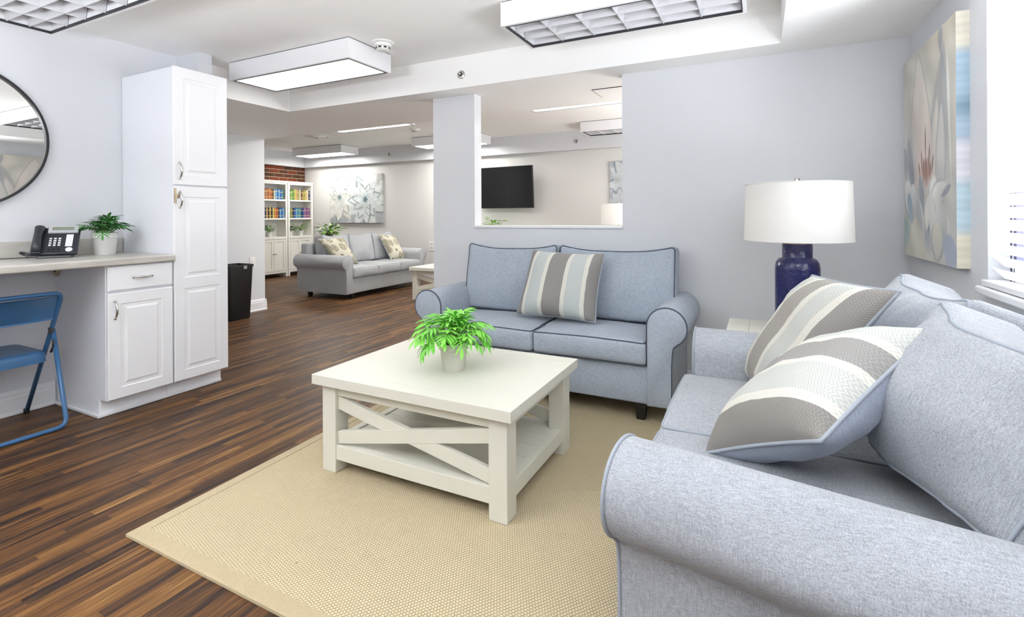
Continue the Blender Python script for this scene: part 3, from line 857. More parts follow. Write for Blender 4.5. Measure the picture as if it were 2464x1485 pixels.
# ------------------------------------------------------------------ rug
def rug_material():
    m = mat('sisal_weave', (0.6, 0.5, 0.35), 0.95, spec=0.1); k = NT(m)
    sp = k.n('ShaderNodeSeparateXYZ'); k.l(k.coords('Object', (1, 1, 1), (0, 0, R(38))), sp.inputs[0])
    a, b = 0.0105, 0.0095
    x = k.math('DIVIDE', sp.outputs[0], a)
    y = k.math('ADD', k.math('DIVIDE', sp.outputs[1], b), k.math('MULTIPLY', k.math('FLOOR', x), .5))
    wob = k.noise(k.coords('Object'), 60, 3)
    y = k.math('ADD', y, k.math('MULTIPLY', wob, .5))
    h = k.math('MULTIPLY', k.math('POWER', k.math('ABSOLUTE', k.math('SINE', k.math('MULTIPLY', x, PI))), .45), k.math('POWER', k.math('ABSOLUTE', k.math('SINE', k.math('MULTIPLY', y, PI))), .45))
    fine = k.noise(k.coords('Object', (300, 900, 300)), 1, 3)
    big = k.noise(k.coords('Object'), 2.2, 4)
    t = k.math('ADD', k.math('MULTIPLY', h, .75), k.math('MULTIPLY', fine, .3))
    c = k.ramp(t, [(.18, (0.16, 0.11, 0.05)), (.40, (0.36, 0.285, 0.165)), (.62, (0.49, 0.42, 0.285)), (.95, (0.63, 0.56, 0.415))])
    sv_ = k.n('ShaderNodeTexVoronoi', feature='F1'); sv_.inputs['Scale'].default_value = 5.0; k.l(k.coords('Object'), sv_.inputs['Vector'])
    c = k.mix(k.math('MULTIPLY', k.math('LESS_THAN', sv_.outputs['Distance'], .028), .75), c, (0.14, 0.085, 0.035))
    k.col(k.mix(k.math('MULTIPLY', big, .26), c, (0.60, 0.49, 0.28), 'MIX'))
    k.bump(h, .55, .004)
    return m
M_RUG = rug_material()
M_BIND = fabric('rug_binding', (0.37, 0.295, 0.185), (0.46, 0.375, 0.245), .2)
rg = thing('rug', 'beige woven sisal rug with a plain cloth border under the coffee table', 'rug', (-2.052, .985, 0))
RX1, RY1, bwid = 2.74, 2.405, .055
_sh = lambda x, y, z: (x - .03 * (y / 1.35) * (1 if x < 1 else 0), y - .004 * x, z)
rb = MB()
vs = [(bwid, bwid), (RX1 - bwid, bwid), (RX1 - bwid, RY1 - bwid), (bwid, RY1 - bwid)]
rb.add([_sh(x, y, .0115) for x, y in vs] + [_sh(x, y, 0.001) for x, y in vs], [(0, 1, 2, 3)] + [(i + 4, (i + 1) % 4 + 4, (i + 1) % 4, i) for i in range(4)])
rb.obj('woven_field', M_RUG, rg)
oc = [(0, 0), (RX1, 0), (RX1, RY1), (0, RY1)]
for i in range(4):
    j = (i + 1) % 4
    p, q, q2, p2 = oc[i], oc[j], vs[j], vs[i]
    lift = .0135
    inn = lambda o, v, f: (o[0] + (v[0] - o[0]) * f, o[1] + (v[1] - o[1]) * f)
    A = [_sh(*p, .0005), _sh(*q, .0005)]; B = [_sh(*inn(p, p2, .02), .009), _sh(*inn(q, q2, .02), .009)]
    Cc = [_sh(*inn(p, p2, .16), lift), _sh(*inn(q, q2, .16), lift)]; Dd = [_sh(*p2, lift), _sh(*q2, lift)]; Ee = [_sh(*p2, .011), _sh(*q2, .011)]
    MB().add(A + B + Cc + Dd + Ee, [(0, 1, 3, 2), (2, 3, 5, 4), (4, 5, 7, 6), (6, 7, 9, 8)]).obj('border_strip', M_BIND, rg)

# ------------------------------------------------------------------ coffee tables
def painted_wood(name, c, worn=(0.25, 0.2, 0.14)):
    m = mat(name, c, 0.45, spec=0.35); k = NT(m)
    g = k.noise(k.coords('Object', (3, 60, 60)), 1, 4)
    w = k.noise(k.coords('Object', (18, 90, 18)), 1, 4, .7)
    cc = k.mix(k.math('MULTIPLY', g, .16), c, tuple(v * .72 for v in c))
    k.col(k.mix(k.math('GREATER_THAN', w, .735), cc, worn))
    k.bump(g, .08, .003)
    return m
M_TABLE = painted_wood('whitewashed_wood', (0.665, 0.65, 0.57))
def coffee_table(label, loc, rz=0, L=.995, Dp=.735, hgt=.445):
    t = thing('coffee_table', label, 'coffee table', loc, rz)
    T = .043; lg = .078; ins = .032
    x0, x1, y0, y1 = ins, L - ins, ins, Dp - ins
    M = M_TABLE
    MB().box(0, L, .0725, Dp - .0725, hgt - T, hgt).obj('tabletop', M, t, bevel=.0015)
    for ya in (0, Dp - .072): MB().box(0, L, ya, ya + .072, hgt - T, hgt).obj('end_board', M, t, bevel=.0015)
    for x in (x0, x1 - lg):
        for y in (y0, y1 - lg):
            MB().box(x, x + lg, y, y + lg, 0, hgt - T).obj('leg', M, t, bevel=.002)
    az = .052
    for y in (y0 + .014, y1 - .014 - .026):
        MB().box(x0 + lg, x1 - lg, y, y + .026, hgt - T - az, hgt - T).obj('apron', M, t, bevel=.0015)
        MB().box(x0 + lg, x1 - lg, y - .010, y + .030, .058, .122).obj('lower_rail', M, t, bevel=.002)
    for x in (x0 + .014, x1 - .014 - .026):
        MB().box(x, x + .026, y0 + lg, y1 - lg, hgt - T - az, hgt - T).obj('apron', M, t, bevel=.0015)
        MB().box(x - .010, x + .030, y0 + lg, y1 - lg, .058, .122).obj('lower_rail', M, t, bevel=.002)
    # shelf of boards
    nb = 5; sw_ = (y1 - y0 - .07) / nb
    for i in range(nb):
        MB().box(x0 + .035, x1 - .035, y0 + .035 + i * sw_, y0 + .035 + (i + 1) * sw_ - .0015, .098, .118).obj('shelf_board', M, t)
    def cross(a, b, fix, alongx, w=.055, th=.022):
        za, zb_ = .124, hgt - T - az - .002
        for d in (0, 1):
            (sa, zz0), (sb, zz1) = ((a, zb_), (b, za)) if d == 0 else ((a, za), (b, zb_))
            ang = math.atan2(zz1 - zz0, sb - sa); hw = w / 2 / abs(math.cos(ang))
            up = 1 if zz1 > zz0 else -1
            # parallelogram with vertical ends kept inside the frame
            p = [(sa, zz0 + (0 if up > 0 else -2 * hw)), (sb, zz1 - (2 * hw if up > 0 else 0)), (sb, zz1 + (0 if up > 0 else 2 * hw)), (sa, zz0 + (2 * hw if up > 0 else 0))]
            o = .0015 * d
            if alongx: mb = MB().prism(p, 'y', fix - th / 2 - o, fix + th / 2 - o)
            else:
                mb = MB().add([(fix - th / 2 - o, q[0], q[1]) for q in p] + [(fix + th / 2 + o, q[0], q[1]) for q in p], [(0, 1, 2, 3), (7, 6, 5, 4)] + [(i, i + 4, (i + 1) % 4 + 4, (i + 1) % 4) for i in range(4)])
            mb.obj('cross_brace', M, t, bevel=.0015)
    cross(x0 + lg, x1 - lg, y0 + .027, True); cross(x0 + lg, x1 - lg, y1 - .027, True)
    return t
coffee_table('distressed white square coffee table with X-shaped sides on the beige rug', (-1.797, 1.594, 0.012), hgt=.433)
coffee_table('cream coffee table with X-shaped sides in front of the far sofa, left of the pillar', (-4.32, 5.50, 0))

# ------------------------------------------------------------------ end tables and lamps
def end_table(label, loc, w=.46, d=.50, h=.575):
    t = thing('end_table', label, 'end table', loc)
    nb = 2
    MB().box(-w / 2, -w / 2 + .1, -d / 2, d / 2, h - .035, h).obj('end_board', M_TABLE, t, bevel=.002)
    MB().box(-w / 2 + .101, w / 2, -d / 2, d / 2, h - .035, h).obj('tabletop', M_TABLE, t, bevel=.002)
    for sx in (-1, 1):
        for sy in (-1, 1):
            x, y = sx * (w / 2 - .05), sy * (d / 2 - .05)
            MB().box(x - .028, x + .028, y - .028, y + .028, 0, h - .035).obj('leg', M_TABLE, t, bevel=.002)
    MB().box(-w / 2 + .04, w / 2 - .04, -d / 2 + .04, d / 2 - .04, .13, .152).obj('shelf', M_TABLE, t, bevel=.002)
    for sy in (-1, 1):
        MB().box(-w / 2 + .078, w / 2 - .078, sy * (d / 2 - .05) - .011, sy * (d / 2 - .05) + .011, h - .09, h - .035).obj('apron', M_TABLE, t)
    return t
end_table('small white end table under the navy table lamp, in the corner between the two sofas', (.078, 2.76, .0115), h=.5635)
end_table('white end table under the far lamp, behind the partition wall', (-1.62, 6.7, 0))
def lamp_glass():
    m = mat('navy_hammered_glaze', (0.010, 0.011, 0.075), 0.16, spec=0.5); k = NT(m)
    v = k.n('ShaderNodeTexVoronoi', feature='F1'); v.inputs['Scale'].default_value = 85
    k.l(k.coords('Object'), v.inputs['Vector'])
    k.bump(v.outputs['Distance'], .28, .003)
    return m
M_NAVY = lamp_glass()
M_COPPER = mat('copper_band', (0.42, 0.25, 0.17), 0.3, 0.8)
M_SHADE = mat('linen_shade', (0.86, 0.855, 0.84), 0.85, spec=.1)
_k = NT(M_SHADE)
_tl = _k.n('ShaderNodeBsdfTranslucent'); _tl.inputs[0].default_value = (0.93, 0.92, 0.90, 1)
_mx = _k.n('ShaderNodeMixShader'); _mx.inputs[0].default_value = 0.5
_out = [n for n in M_SHADE.node_tree.nodes if n.type == 'OUTPUT_MATERIAL'][0]
_k.l(_k.b.outputs[0], _mx.inputs[1]); _k.l(_tl.outputs[0], _mx.inputs[2]); _k.l(_mx.outputs[0], _out.inputs[0])
M_BULB = mat('bulb', (1, 1, 1), .5, emit=(1, .96, .90), es=14)
def table_lamp(label, loc, zt):
    t = thing('table_lamp', label, 'lamp', (loc[0], loc[1], zt))
    h0 = 1.003 - .575
    MB().lathe([(.088, 0), (.098, .006), (.099, .02), (.099, .305), (.095, .335), (.084, .352), (.068, .359), (.0665, .363), (.0665, h0 - .004), (.064, h0), (.0, h0)], 56, cap1=False).obj('base', M_NAVY, t, auto=50)
    MB().lathe([(.062, h0), (.062, h0 + .002), (.022, h0 + .003), (.022, h0 + .009), (.008, h0 + .010), (.008, h0 + .018)], 24).obj('cap', M_COPPER, t, auto=40)
    MB().lathe([(.0055, h0 + .01), (.0055, 1.318 - .575)], 12).obj('stem', M_CHROME, t, smooth=True)
    zs0, zs1 = 1.018 - .575, 1.298 - .575
    s = MB().lathe([(.238, zs0), (.230, zs1), (.2285, zs1), (.2365, zs0), (.238, zs0)], 72, cap0=False, cap1=False).obj('lamp_shade', M_SHADE, t, auto=60)
    for rr_, zz in ((.2385, zs0), (.2305, zs1)):
        MB().tube([(rr_ * math.cos(2 * PI * k / 60), rr_ * math.sin(2 * PI * k / 60), zz) for k in range(60)], .0025, 6, closed=True).obj('trim_ring', M_SHADE, s, smooth=True)
    sp = MB()
    for k in range(3):
        a = 2 * PI * k / 3 + .4
        sp.tube([(0, 0, zs1 - .01), (.229 * math.cos(a), .229 * math.sin(a), zs1 - .004)], .002, 6)
    sp.obj('spider', M_CHROME, t)
    MB().lathe([(.004, zs1 - .01), (.012, zs1 + .004), (.006, zs1 + .008), (.015, zs1 + .016), (.013, zs1 + .024), (.005, zs1 + .030)], 16).obj('finial', M_CHROME, t, auto=50)
    MB().lathe([(.012, zs0 + .05), (.028, zs0 + .09), (.03, zs0 + .12), (.018, zs0 + .145), (.004, zs0 + .15)], 20).obj('bulb', M_BULB, t, smooth=True)
    return t
table_lamp('navy blue glazed table lamp with a white drum shade in the corner', (.165, 2.83), .575)
table_lamp('table lamp whose cream drum shade shows at the right of the wall opening', (-1.70, 6.65), .65 - .005 if False else .575)

# ------------------------------------------------------------------ plants
def leaf_mat(name, c1, c2, rough=.42):
    m = mat(name, c1, rough, spec=.4); k = NT(m)
    oi = k.n('ShaderNodeObjectInfo')
    ns = k.noise(k.coords('Object'), 40, 3)
    k.col(k.mix(k.math('ADD', k.math('MULTIPLY', oi.outputs['Random'], .65), k.math('MULTIPLY', ns, .4)), c1, c2))
    return m
M_LEAF = leaf_mat('bright_leaf', (0.13, 0.50, 0.05), (0.28, 0.68, 0.10))
M_LEAF2 = leaf_mat('dark_leaf', (0.02, 0.115, 0.028), (0.07, 0.26, 0.05))
M_LEAF3 = leaf_mat('fresh_leaf', (0.10, 0.30, 0.03), (0.30, 0.55, 0.10))
M_LEAF4 = leaf_mat('deep_green_leaf', (0.012, 0.06, 0.014), (0.06, 0.20, 0.035))  # very dark green leaf colour
M_STEM = mat('plant_stem', (0.14, 0.20, 0.05), .6)
M_SOIL = paint('soil', (0.018, 0.013, 0.010), .95, .8, 150)
M_POT = painted_wood('chalky_pot', (0.62, 0.60, 0.53), (0.40, 0.36, 0.28))
M_POT2 = mat('white_pot', (0.74, 0.74, 0.71), .5)
def leaf_mesh(name, m, L, stem, droop, lobes=4, kind='lobed', seed=0):
    """leaf whose petiole rises and arches outwards along +x; blade with finger lobes or a plain oval blade"""
    r = random.Random(seed); mb = MB()
    tot = stem + L
    def spine(s):     # s in metres along
        f = s / tot
        a = R(78) - f * (R(78) + droop)
        return a
    pts = [Vector((0, 0, 0))]; N = 12
    for i in range(N):
        a = spine(tot * (i + .5) / N); pts.append(pts[-1] + Vector((math.cos(a), 0, math.sin(a))) * (tot / N))
    def at(s):
        f = max(0, min(N - 1e-6, s / tot * N)); i = int(f); return pts[i].lerp(pts[i + 1], f - i)
    mb.tube([at(stem * i / 4) for i in range(5)] + [at(stem + L * .3)], .0016, 4, rr=[.002, .0018, .0017, .0016, .0014, .0008], mi=1)
    def strip(p0, d, ln, w, sag):
        """tapered finger: starts at p0, direction d, with a central fold"""
        d = d.normalized(); side = d.cross(Vector((0, 0, 1)));
        side = side.normalized() if side.length > 1e-4 else Vector((0, 1, 0))
        up = side.cross(d)
        prof = ((0, .30), (.28, .82), (.55, 1.0), (.80, .62), (1.0, 0.02))
        vs = []
        for f, ww in prof:
            c = p0 + d * (ln * f) + Vector((0, 0, -sag * ln * f * f))
            vs += [tuple(c - side * (w * ww) + up * (.25 * w * ww)), tuple(c), tuple(c + side * (w * ww) + up * (.25 * w * ww))]
        fs = []
        for i in range(len(prof) - 1):
            a = i * 3; fs += [(a, a + 1, a + 4, a + 3), (a + 1, a + 2, a + 5, a + 4)]
        mb.add(vs, fs)
    if kind == 'lobed':
        for i in range(lobes):
            f = i / lobes
            p = at(stem + L * (.02 + .62 * f)); t = (at(stem + L * (.1 + .62 * f)) - p).normalized()
            for s in (-1, 1):
                ang = R(72 - 34 * f + r.uniform(-8, 8))
                d = t * math.cos(ang) + Vector((0, s, 0)) * math.sin(ang)
                ln = L * (.42 + .16 * math.sin(PI * (f * .8 + .2))) * r.uniform(.85, 1.1)
                strip(p, d, ln, L * .060, .30)
        p = at(stem + L * .58); strip(p, at(tot) - p, L * .48, L * .085, .2)
        p = at(stem + L * .02); q = at(stem + L * .62); strip(p, q - p, (q - p).length * 1.1, L * .06, 0)
    else:
        p = at(stem); q = at(tot); d = q - p
        side = Vector((0, 1, 0)); vs = []; fs = []
        prof = ((0, .03), (.15, .55), (.4, 1.0), (.65, .86), (.86, .45), (1, .02))
        for f, ww in prof:
            c = at(stem + L * f); w = L * .30 * ww
            vs += [tuple(c - side * w + Vector((0, 0, .3 * w))), tuple(c), tuple(c + side * w + Vector((0, 0, .3 * w)))]
        for i in range(len(prof) - 1):
            a = i * 3; fs += [(a, a + 1, a + 4, a + 3), (a + 1, a + 2, a + 5, a + 4)]
        mb.add(vs, fs)
    return mb.mesh('leaf', [m, M_STEM], smooth=True)
def leaf_set(m, kind, L, stems, seed):
    r = random.Random(seed)
    return [leaf_mesh('leaf', m, L * r.uniform(.85, 1.1), s, d, 4, kind, seed + i) for i, (s, d) in enumerate(stems)]
LEAF_A = leaf_set(M_LEAF, 'lobed', .105, [(.10, R(10)), (.12, R(38)), (.13, R(62)), (.12, R(88)), (.09, R(0))], 1)
LEAF_B = leaf_set(M_LEAF2, 'lobed', .10, [(.07, R(5)), (.09, R(30)), (.10, R(50)), (.10, R(62)), (.06, R(0))], 2)
LEAF_C = leaf_set(M_LEAF3, 'oval', .085, [(.12, R(20)), (.17, R(40)), (.09, R(60)), (.21, R(30)), (.06, R(35))], 3)
LEAF_D = leaf_set(M_LEAF4, 'oval', .085, [(.12, R(20)), (.15, R(50)), (.09, R(70)), (.17, R(30)), (.06, R(45))], 4)
def potted_plant(label, loc, pr, ph, leaves, n, seed, spread=1.0, potm=None, sc=1.0, name='potted_plant', lean=0.0, group=None, zmul=1.0, shy=0.0):
    t = thing(name, label, 'plant', loc, 0, group)
    potm = potm or M_POT2
    MB().lathe([(pr * .74, 0), (pr * .78, .004), (pr * .93, ph * .74), (pr * .95, ph * .75), (pr, ph * .77), (pr * 1.01, ph * .985), (pr * .99, ph), (pr * .93, ph), (pr * .90, ph * .84)], 36, cap1=False).obj('pot', potm, t, auto=40)
    MB().lathe([(pr * .905, ph * .85), (pr * .5, ph * .88), (0.001, ph * .89)], 24, cap0=False, cap1=False).obj('soil', M_SOIL, t, smooth=True)
    r = random.Random(seed)
    for i in range(n):
        a = 2 * PI * (i * .381966 + r.uniform(-.05, .05))
        f = ((i + .5) / n) ** .6
        k = min(len(leaves) - 1, int(r.random() * len(leaves)))
        if f < .35: k = (0, len(leaves) - 1, 1)[i % 3]
        o = bpy.data.objects.new('leaf', leaves[k]); COL.objects.link(o); o.parent = t
        rr = pr * .45 * f
        o.location = (rr * math.cos(a), rr * math.sin(a), ph * .86)
        tilt = (-46 + 58 * f * spread + r.uniform(-10, 10))
        s = sc * r.uniform(.85, 1.12) * (1 - shy * max(0, -math.cos(a)))
        o.rotation_euler = (r.uniform(-.25, .25), R(tilt), a + r.uniform(-.3, .3))
        o.scale = (s, s, s * zmul)
    return t
potted_plant('bright green leafy plant in a chalky white pot on the coffee table', (-1.262, 1.93, .445), .066, .125, LEAF_A, 84, 5, 1.0, M_POT, .94)
potted_plant('dark green leafy plant in a white pot on the counter beside the phone', (-3.74, 1.69, .915), .069, .138, LEAF_B, 48, 9, .95, M_POT2, .90, zmul=.9, shy=.38)

# ------------------------------------------------------------------ desk phone
ph = thing('desk_phone', 'black office telephone with a grey display on the counter', 'telephone', (-3.72, 1.435, .915), R(60)); ph.scale = (.9, .9, .9)
M_PHONE = mat('phone_black', (0.016, 0.018, 0.026), .38)
M_PHONE_GREY = mat('phone_grey', (0.42, 0.43, 0.45), .35)
M_LCD = mat('phone_lcd', (0.20, 0.22, 0.17), .3)
M_KEY = mat('phone_key', (0.72, 0.73, 0.75), .4)
# local frame: front faces -y, x to the right; the face is a sloped plane
FA = R(47)
Mf = Matrix.Translation((0, -.075, .030)) @ Matrix.Rotation(FA, 4, 'X')      # local x right, y up the face, z out of the face
MB().prism([(-.062, .0), (-.055, .02), (.045, .140), (.075, .135), (.055, .0)], 'x', -.085, .085).obj('stand', M_PHONE, ph, bevel=.004)
MB().box(-.115, .115, 0, .225, -.022, 0, 0, Mf).obj('body', M_PHONE, ph, bevel=.005)
MB().box(-.045, .108, .172, .232, -.012, .012, 0, Mf).obj('display_housing', M_PHONE_GREY, ph, bevel=.003)
MB().box(-.025, .085, .192, .218, .012, .0135, 0, Mf).obj('display', M_LCD, ph)
MB().box(.050, .085, .058, .160, 0, .003, 0, Mf).obj('label_strip', M_KEY, ph)
for j in range(4):
    for i in range(3):
        MB().cbox(-.026 + i * .0225 - .0065, -.026 + i * .0225 + .0065, .064 + j * .019, .064 + j * .019 + .011, 0, .005, .0015, 0, Mf).obj('key', M_KEY, ph)
for j in range(2):
    for i in range(3):
        MB().cbox(-.026 + i * .0225 - .0075, -.026 + i * .0225 + .0075, .018 + j * .017, .018 + j * .017 + .008, 0, .004, .001, 0, Mf).obj('soft_key', M_PHONE, ph)
MB().lathe([(.018, 0), (.018, .004), (.012, .006), (.006, .004)], 20, 0, Mf @ Matrix.Translation((.072, .03, 0))).obj('dial_ring', M_KEY, ph, auto=40)
hs = MB()
hp = [(-.083, .008, .018), (-.083, .03, .030), (-.083, .07, .036), (-.083, .115, .038), (-.083, .16, .036), (-.083, .205, .028), (-.083, .222, .016)]
rings = []
for (x, y, z), w, h in zip(hp, (.018, .024, .022, .019, .022, .026, .018), (.012, .018, .014, .012, .014, .020, .012)):
    rings.append([tuple(Mf @ Vector((x + w * math.cos(a), y, z + h * math.sin(a)))) for a in [2 * PI * k / 14 for k in range(14)]])
loft(hs, rings); hs.obj('handset', M_PHONE, ph, smooth=True)
for ya, yb_ in ((.0, .036), (.185, .222)): MB().box(-.108, -.060, ya, yb_, 0, .015, 0, Mf).obj('cradle', M_PHONE, ph, bevel=.004)
coil = []
for i in range(220):
    f = i / 219; a = 2 * PI * 20 * f
    bx = -.115 - .05 * math.sin(PI * f); by = -.065 + .10 * f; bz = .016 + .006 * f + .02 * math.sin(PI * f)
    coil.append((bx + .006 * math.cos(a), by, bz + .006 * math.sin(a)))
MB().tube(coil, .002, 5).obj('coiled_cord', M_PHONE, ph, smooth=True)
pc = thing('phone_cable', 'thin dark cable running left along the counter from the phone', 'cable', (-3.8, 1.2, .915))
pts = [(.0, .20, .004), (-.01, .14, .004), (-.03, .06, .0035), (-.03, -.05, .0035), (.02, -.15, .0035), (.07, -.28, .0035), (.08, -.5, .0035)]
def smooth_path(P, n=8):
    P = [Vector(p) for p in P]; out = []
    for i in range(len(P) - 1):
        p0, p1, p2, p3 = P[max(i - 1, 0)], P[i], P[i + 1], P[min(i + 2, len(P) - 1)]
        for k in range(n):
            t = k / n
            out.append(.5 * ((2 * p1) + (p2 - p0) * t + (2 * p0 - 5 * p1 + 4 * p2 - p3) * t * t + (3 * p1 - p0 - 3 * p2 + p3) * t ** 3))
    return out + [P[-1]]
MB().tube(smooth_path(pts), .0026, 6).obj('cord', M_PHONE, pc, smooth=True)

# ------------------------------------------------------------------ folding chair (faces the left wall)
M_BLUE = mat('blue_painted_steel', (0.040, 0.125, 0.27), .33, spec=.5)
_k = NT(M_BLUE); _k.bump(_k.noise(_k.coords('Object'), 160, 2), .05, .002)
ch = thing('folding_chair', 'blue metal folding chair tucked under the counter', 'chair', (0, 1.13, 0))
hw = .222
def rounded_path(P, r, n=6):
    P = [Vector(p) for p in P]; out = [P[0]]
    for i in range(1, len(P) - 1):
        a, b, c = P[i - 1], P[i], P[i + 1]
        u, v = (a - b).normalized(), (c - b).normalized()
        p, q = b + u * r, b + v * r
        for k in range(n + 1):
            t = k / n; out.append((1 - t) ** 2 * p + 2 * t * (1 - t) * b + t * t * q)
    return out + [P[-1]]
# main frame: front feet at the wall, up past the seat to the back, across the top
top_x, top_z = -3.435, .738
MB().tube(rounded_path([(-3.868, -hw, .012), (-3.565, -hw, .515), (top_x, -hw, top_z), (top_x, hw, top_z), (-3.565, hw, .515), (-3.868, hw, .012)], .045), .0115, 10).obj('back_frame', M_BLUE, ch, smooth=True)
MB().tube(rounded_path([(-3.556, -hw - .004, .525), (-3.398, -hw - .004, .013), (-3.398, hw + .004, .013), (-3.556, hw + .004, .525)], .05), .0115, 10).obj('rear_leg_frame', M_BLUE, ch, smooth=True)
for y in (-hw, hw):
    MB().lathe([(.014, 0), (.014, .03)], 10, 0, Matrix.Translation((-3.868, y, 0)) @ Matrix.Rotation(0, 4, 'X')).obj('foot_cap', M_BLACK, ch)
    MB().box(-3.570, -3.540, y - .013 if y > 0 else y - .006, y + .006 if y > 0 else y + .013, .500, .535).obj('pivot_cap', M_DARK, ch, bevel=.003)
    MB().tube([(-3.55, y * .97, .40), (-3.525, y * .97, .43), (-3.52, y * .97, .47)], .006, 8).obj('hinge_link', M_DARK, ch, smooth=True)
# seat pan: rounded slab with turned-down edge
def seat():
    mb = MB(); o = []
    for r_, z in ((0.0, .385), (.004, .402), (.012, .410), (.05, .411)):
        pts = rrect(.195 - r_, .205 - r_, .05, z, 6); o.append([(p[0] - 3.74, p[1], p[2]) for p in pts])
    o.insert(0, [(p[0] - 3.74, p[1], .352) for p in rrect(.197, .207, .05, 0, 6)])
    loft(mb, o, cap0=False, cap1=True); return mb
seat().obj('seat', M_BLUE, ch, auto=50)
# back rest: curved sheet
bk_ = MB(); nb = 14
g = []
for i in range(nb + 1):
    y = -hw + .008 + (2 * hw - .016) * i / nb; c = .028 * (1 - (y / hw) ** 2)
    col = []
    for j, f in enumerate((0, .06, .5, .94, 1)):
        z = .585 + (.725 - .585) * f; x = -3.565 + (top_x + 3.565) * (z - .515) / (top_z - .515) + c + (.008 if j in (0, 4) else 0)
        col.append((x, y, z))
    g.append(col)
vs = [p for c in g for p in c] + [(p[0] - .008, p[1], p[2]) for c in g for p in c]; nv = len(g) * 5; fs = []
for i in range(nb):
    for j in range(4):
        a = i * 5 + j; fs += [(a, a + 5, a + 6, a + 1), (nv + a, nv + a + 1, nv + a + 6, nv + a + 5)]
for i in range(nb): fs += [(i * 5, nv + i * 5, nv + i * 5 + 5, i * 5 + 5), (i * 5 + 4, i * 5 + 9, nv + i * 5 + 9, nv + i * 5 + 4)]
bk_.add(vs, fs); bk_.obj('backrest', M_BLUE, ch, auto=50)

# ------------------------------------------------------------------ bookcases and books
M_BCASE = mat('bookcase_cream_white', (0.74, 0.725, 0.68), .45)
M_BBACK = mat('bookcase_back', (0.68, 0.68, 0.67), .6)
BXF, BDP = -8.147, .255
def bookcase(label, y0, y1):
    t = thing('bookcase', label, 'bookcase', (BXF, y0, 0), R(90))     # local x -> +Y, local y -> -X (depth)
    w = y1 - y0; M = M_BCASE; s = .042
    for x in (0, w - s):
        MB().box(x, x + s, 0, BDP, 0.0, 1.80).obj('side_panel', M, t, bevel=.003)
    MB().box(-.004, w + .004, -.006, BDP, 1.80, 1.832).obj('top', M, t, bevel=.003)
    MB().box(s, w - s, .004, .022, 1.765, 1.80).obj('top_rail', M, t)
    MB().box(s, w - s, BDP - .008, BDP, .08, 1.80).obj('back_panel', M_BBACK, t)
    for z in (1.098, 1.452): MB().box(s, w - s, .004, BDP - .008, z - .008, z + .022).obj('shelf', M, t, bevel=.002)
    MB().box(s, w - s, -.004, BDP - .008, .725, .765).obj('shelf', M, t, bevel=.002)
    MB().box(s, w - s, .004, BDP - .008, .075, .115).obj('bottom_rail', M, t)
    for k, (a, b) in enumerate(((s + .003, w / 2 - .002), (w / 2 + .002, w - s - .003))):
        mb = MB(); f = .048
        mb.box(a, b, .012, .022, .118, .722)
        mb.box(a, a + f, .002, .013, .118, .722).box(b - f, b, .002, .013, .118, .722).box(a + f, b - f, .002, .013, .118, .118 + f).box(a + f, b - f, .002, .013, .722 - f, .722)
        d = mb.obj('door', M, t)
        kx = (b - .02) if k == 0 else (a + .02)
        MB().lathe([(.004, 0), (.004, .012), (.010, .016), (.010, .022), (.004, .025)], 12, 0, Matrix.Translation((kx, .003, .44)) @ Matrix.Rotation(R(90), 4, 'X')).obj('knob', M_FOOT, d, smooth=True)
    return t
bookcase('tall cream-white bookcase on the left, beside the hallway wall', 6.075, 6.675)
bookcase('tall cream-white bookcase on the right, behind the far sofa', 6.688, 7.288)
def book_mat(c):
    m = mat('book_cover', c, .5); return m
BOOKC = {'dark maroon': (.06, .012, .012), 'brown': (.10, .045, .02), 'rust': (.33, .09, .03), 'orange': (.50, .17, .04), 'tan': (.42, .27, .12), 'cream': (.60, .54, .40), 'sky blue': (.12, .32, .52),
         'blue': (.03, .10, .36), 'navy': (.012, .022, .09), 'teal': (.05, .22, .24), 'green': (.06, .20, .05), 'lime green': (.25, .36, .07), 'olive': (.26, .25, .07), 'yellow': (.52, .40, .10),
         'gold': (.42, .30, .08), 'purple': (.15, .06, .17), 'mauve': (.28, .12, .26), 'black': (.012, .012, .015)}
BM = {k: book_mat(v) for k, v in BOOKC.items()}
M_PAGES = mat('book_pages', (.66, .62, .52), .8)
M_GILT = mat('book_gilt', (.62, .50, .24), .4, .5)
def book(color, label, y, z, w, h, d, group):
    t = thing('book', label, 'book', (BXF - .03, y, z), R(90), group)
    c = BM[color]
    MB().box(0, w, 0, .003, 0, h).box(0, .0025, 0, d, 0, h).box(w - .0025, w, 0, d, 0, h).obj('cover', c, t)
    MB().box(.0025, w - .0025, .003, d - .004, .004, h - .004).obj('pages', M_PAGES, t)
    MB().box(.001, w - .001, -.0012, 0, h * .74, h * .80).box(.001, w - .001, -.0012, 0, h * .2, h * .26).obj('spine_band', M_GILT, t)
ORD = ['first', 'second', 'third', 'fourth', 'fifth', 'sixth', 'seventh', 'eighth', 'ninth', 'tenth', 'eleventh', 'twelfth', 'thirteenth', 'fourteenth', 'fifteenth']
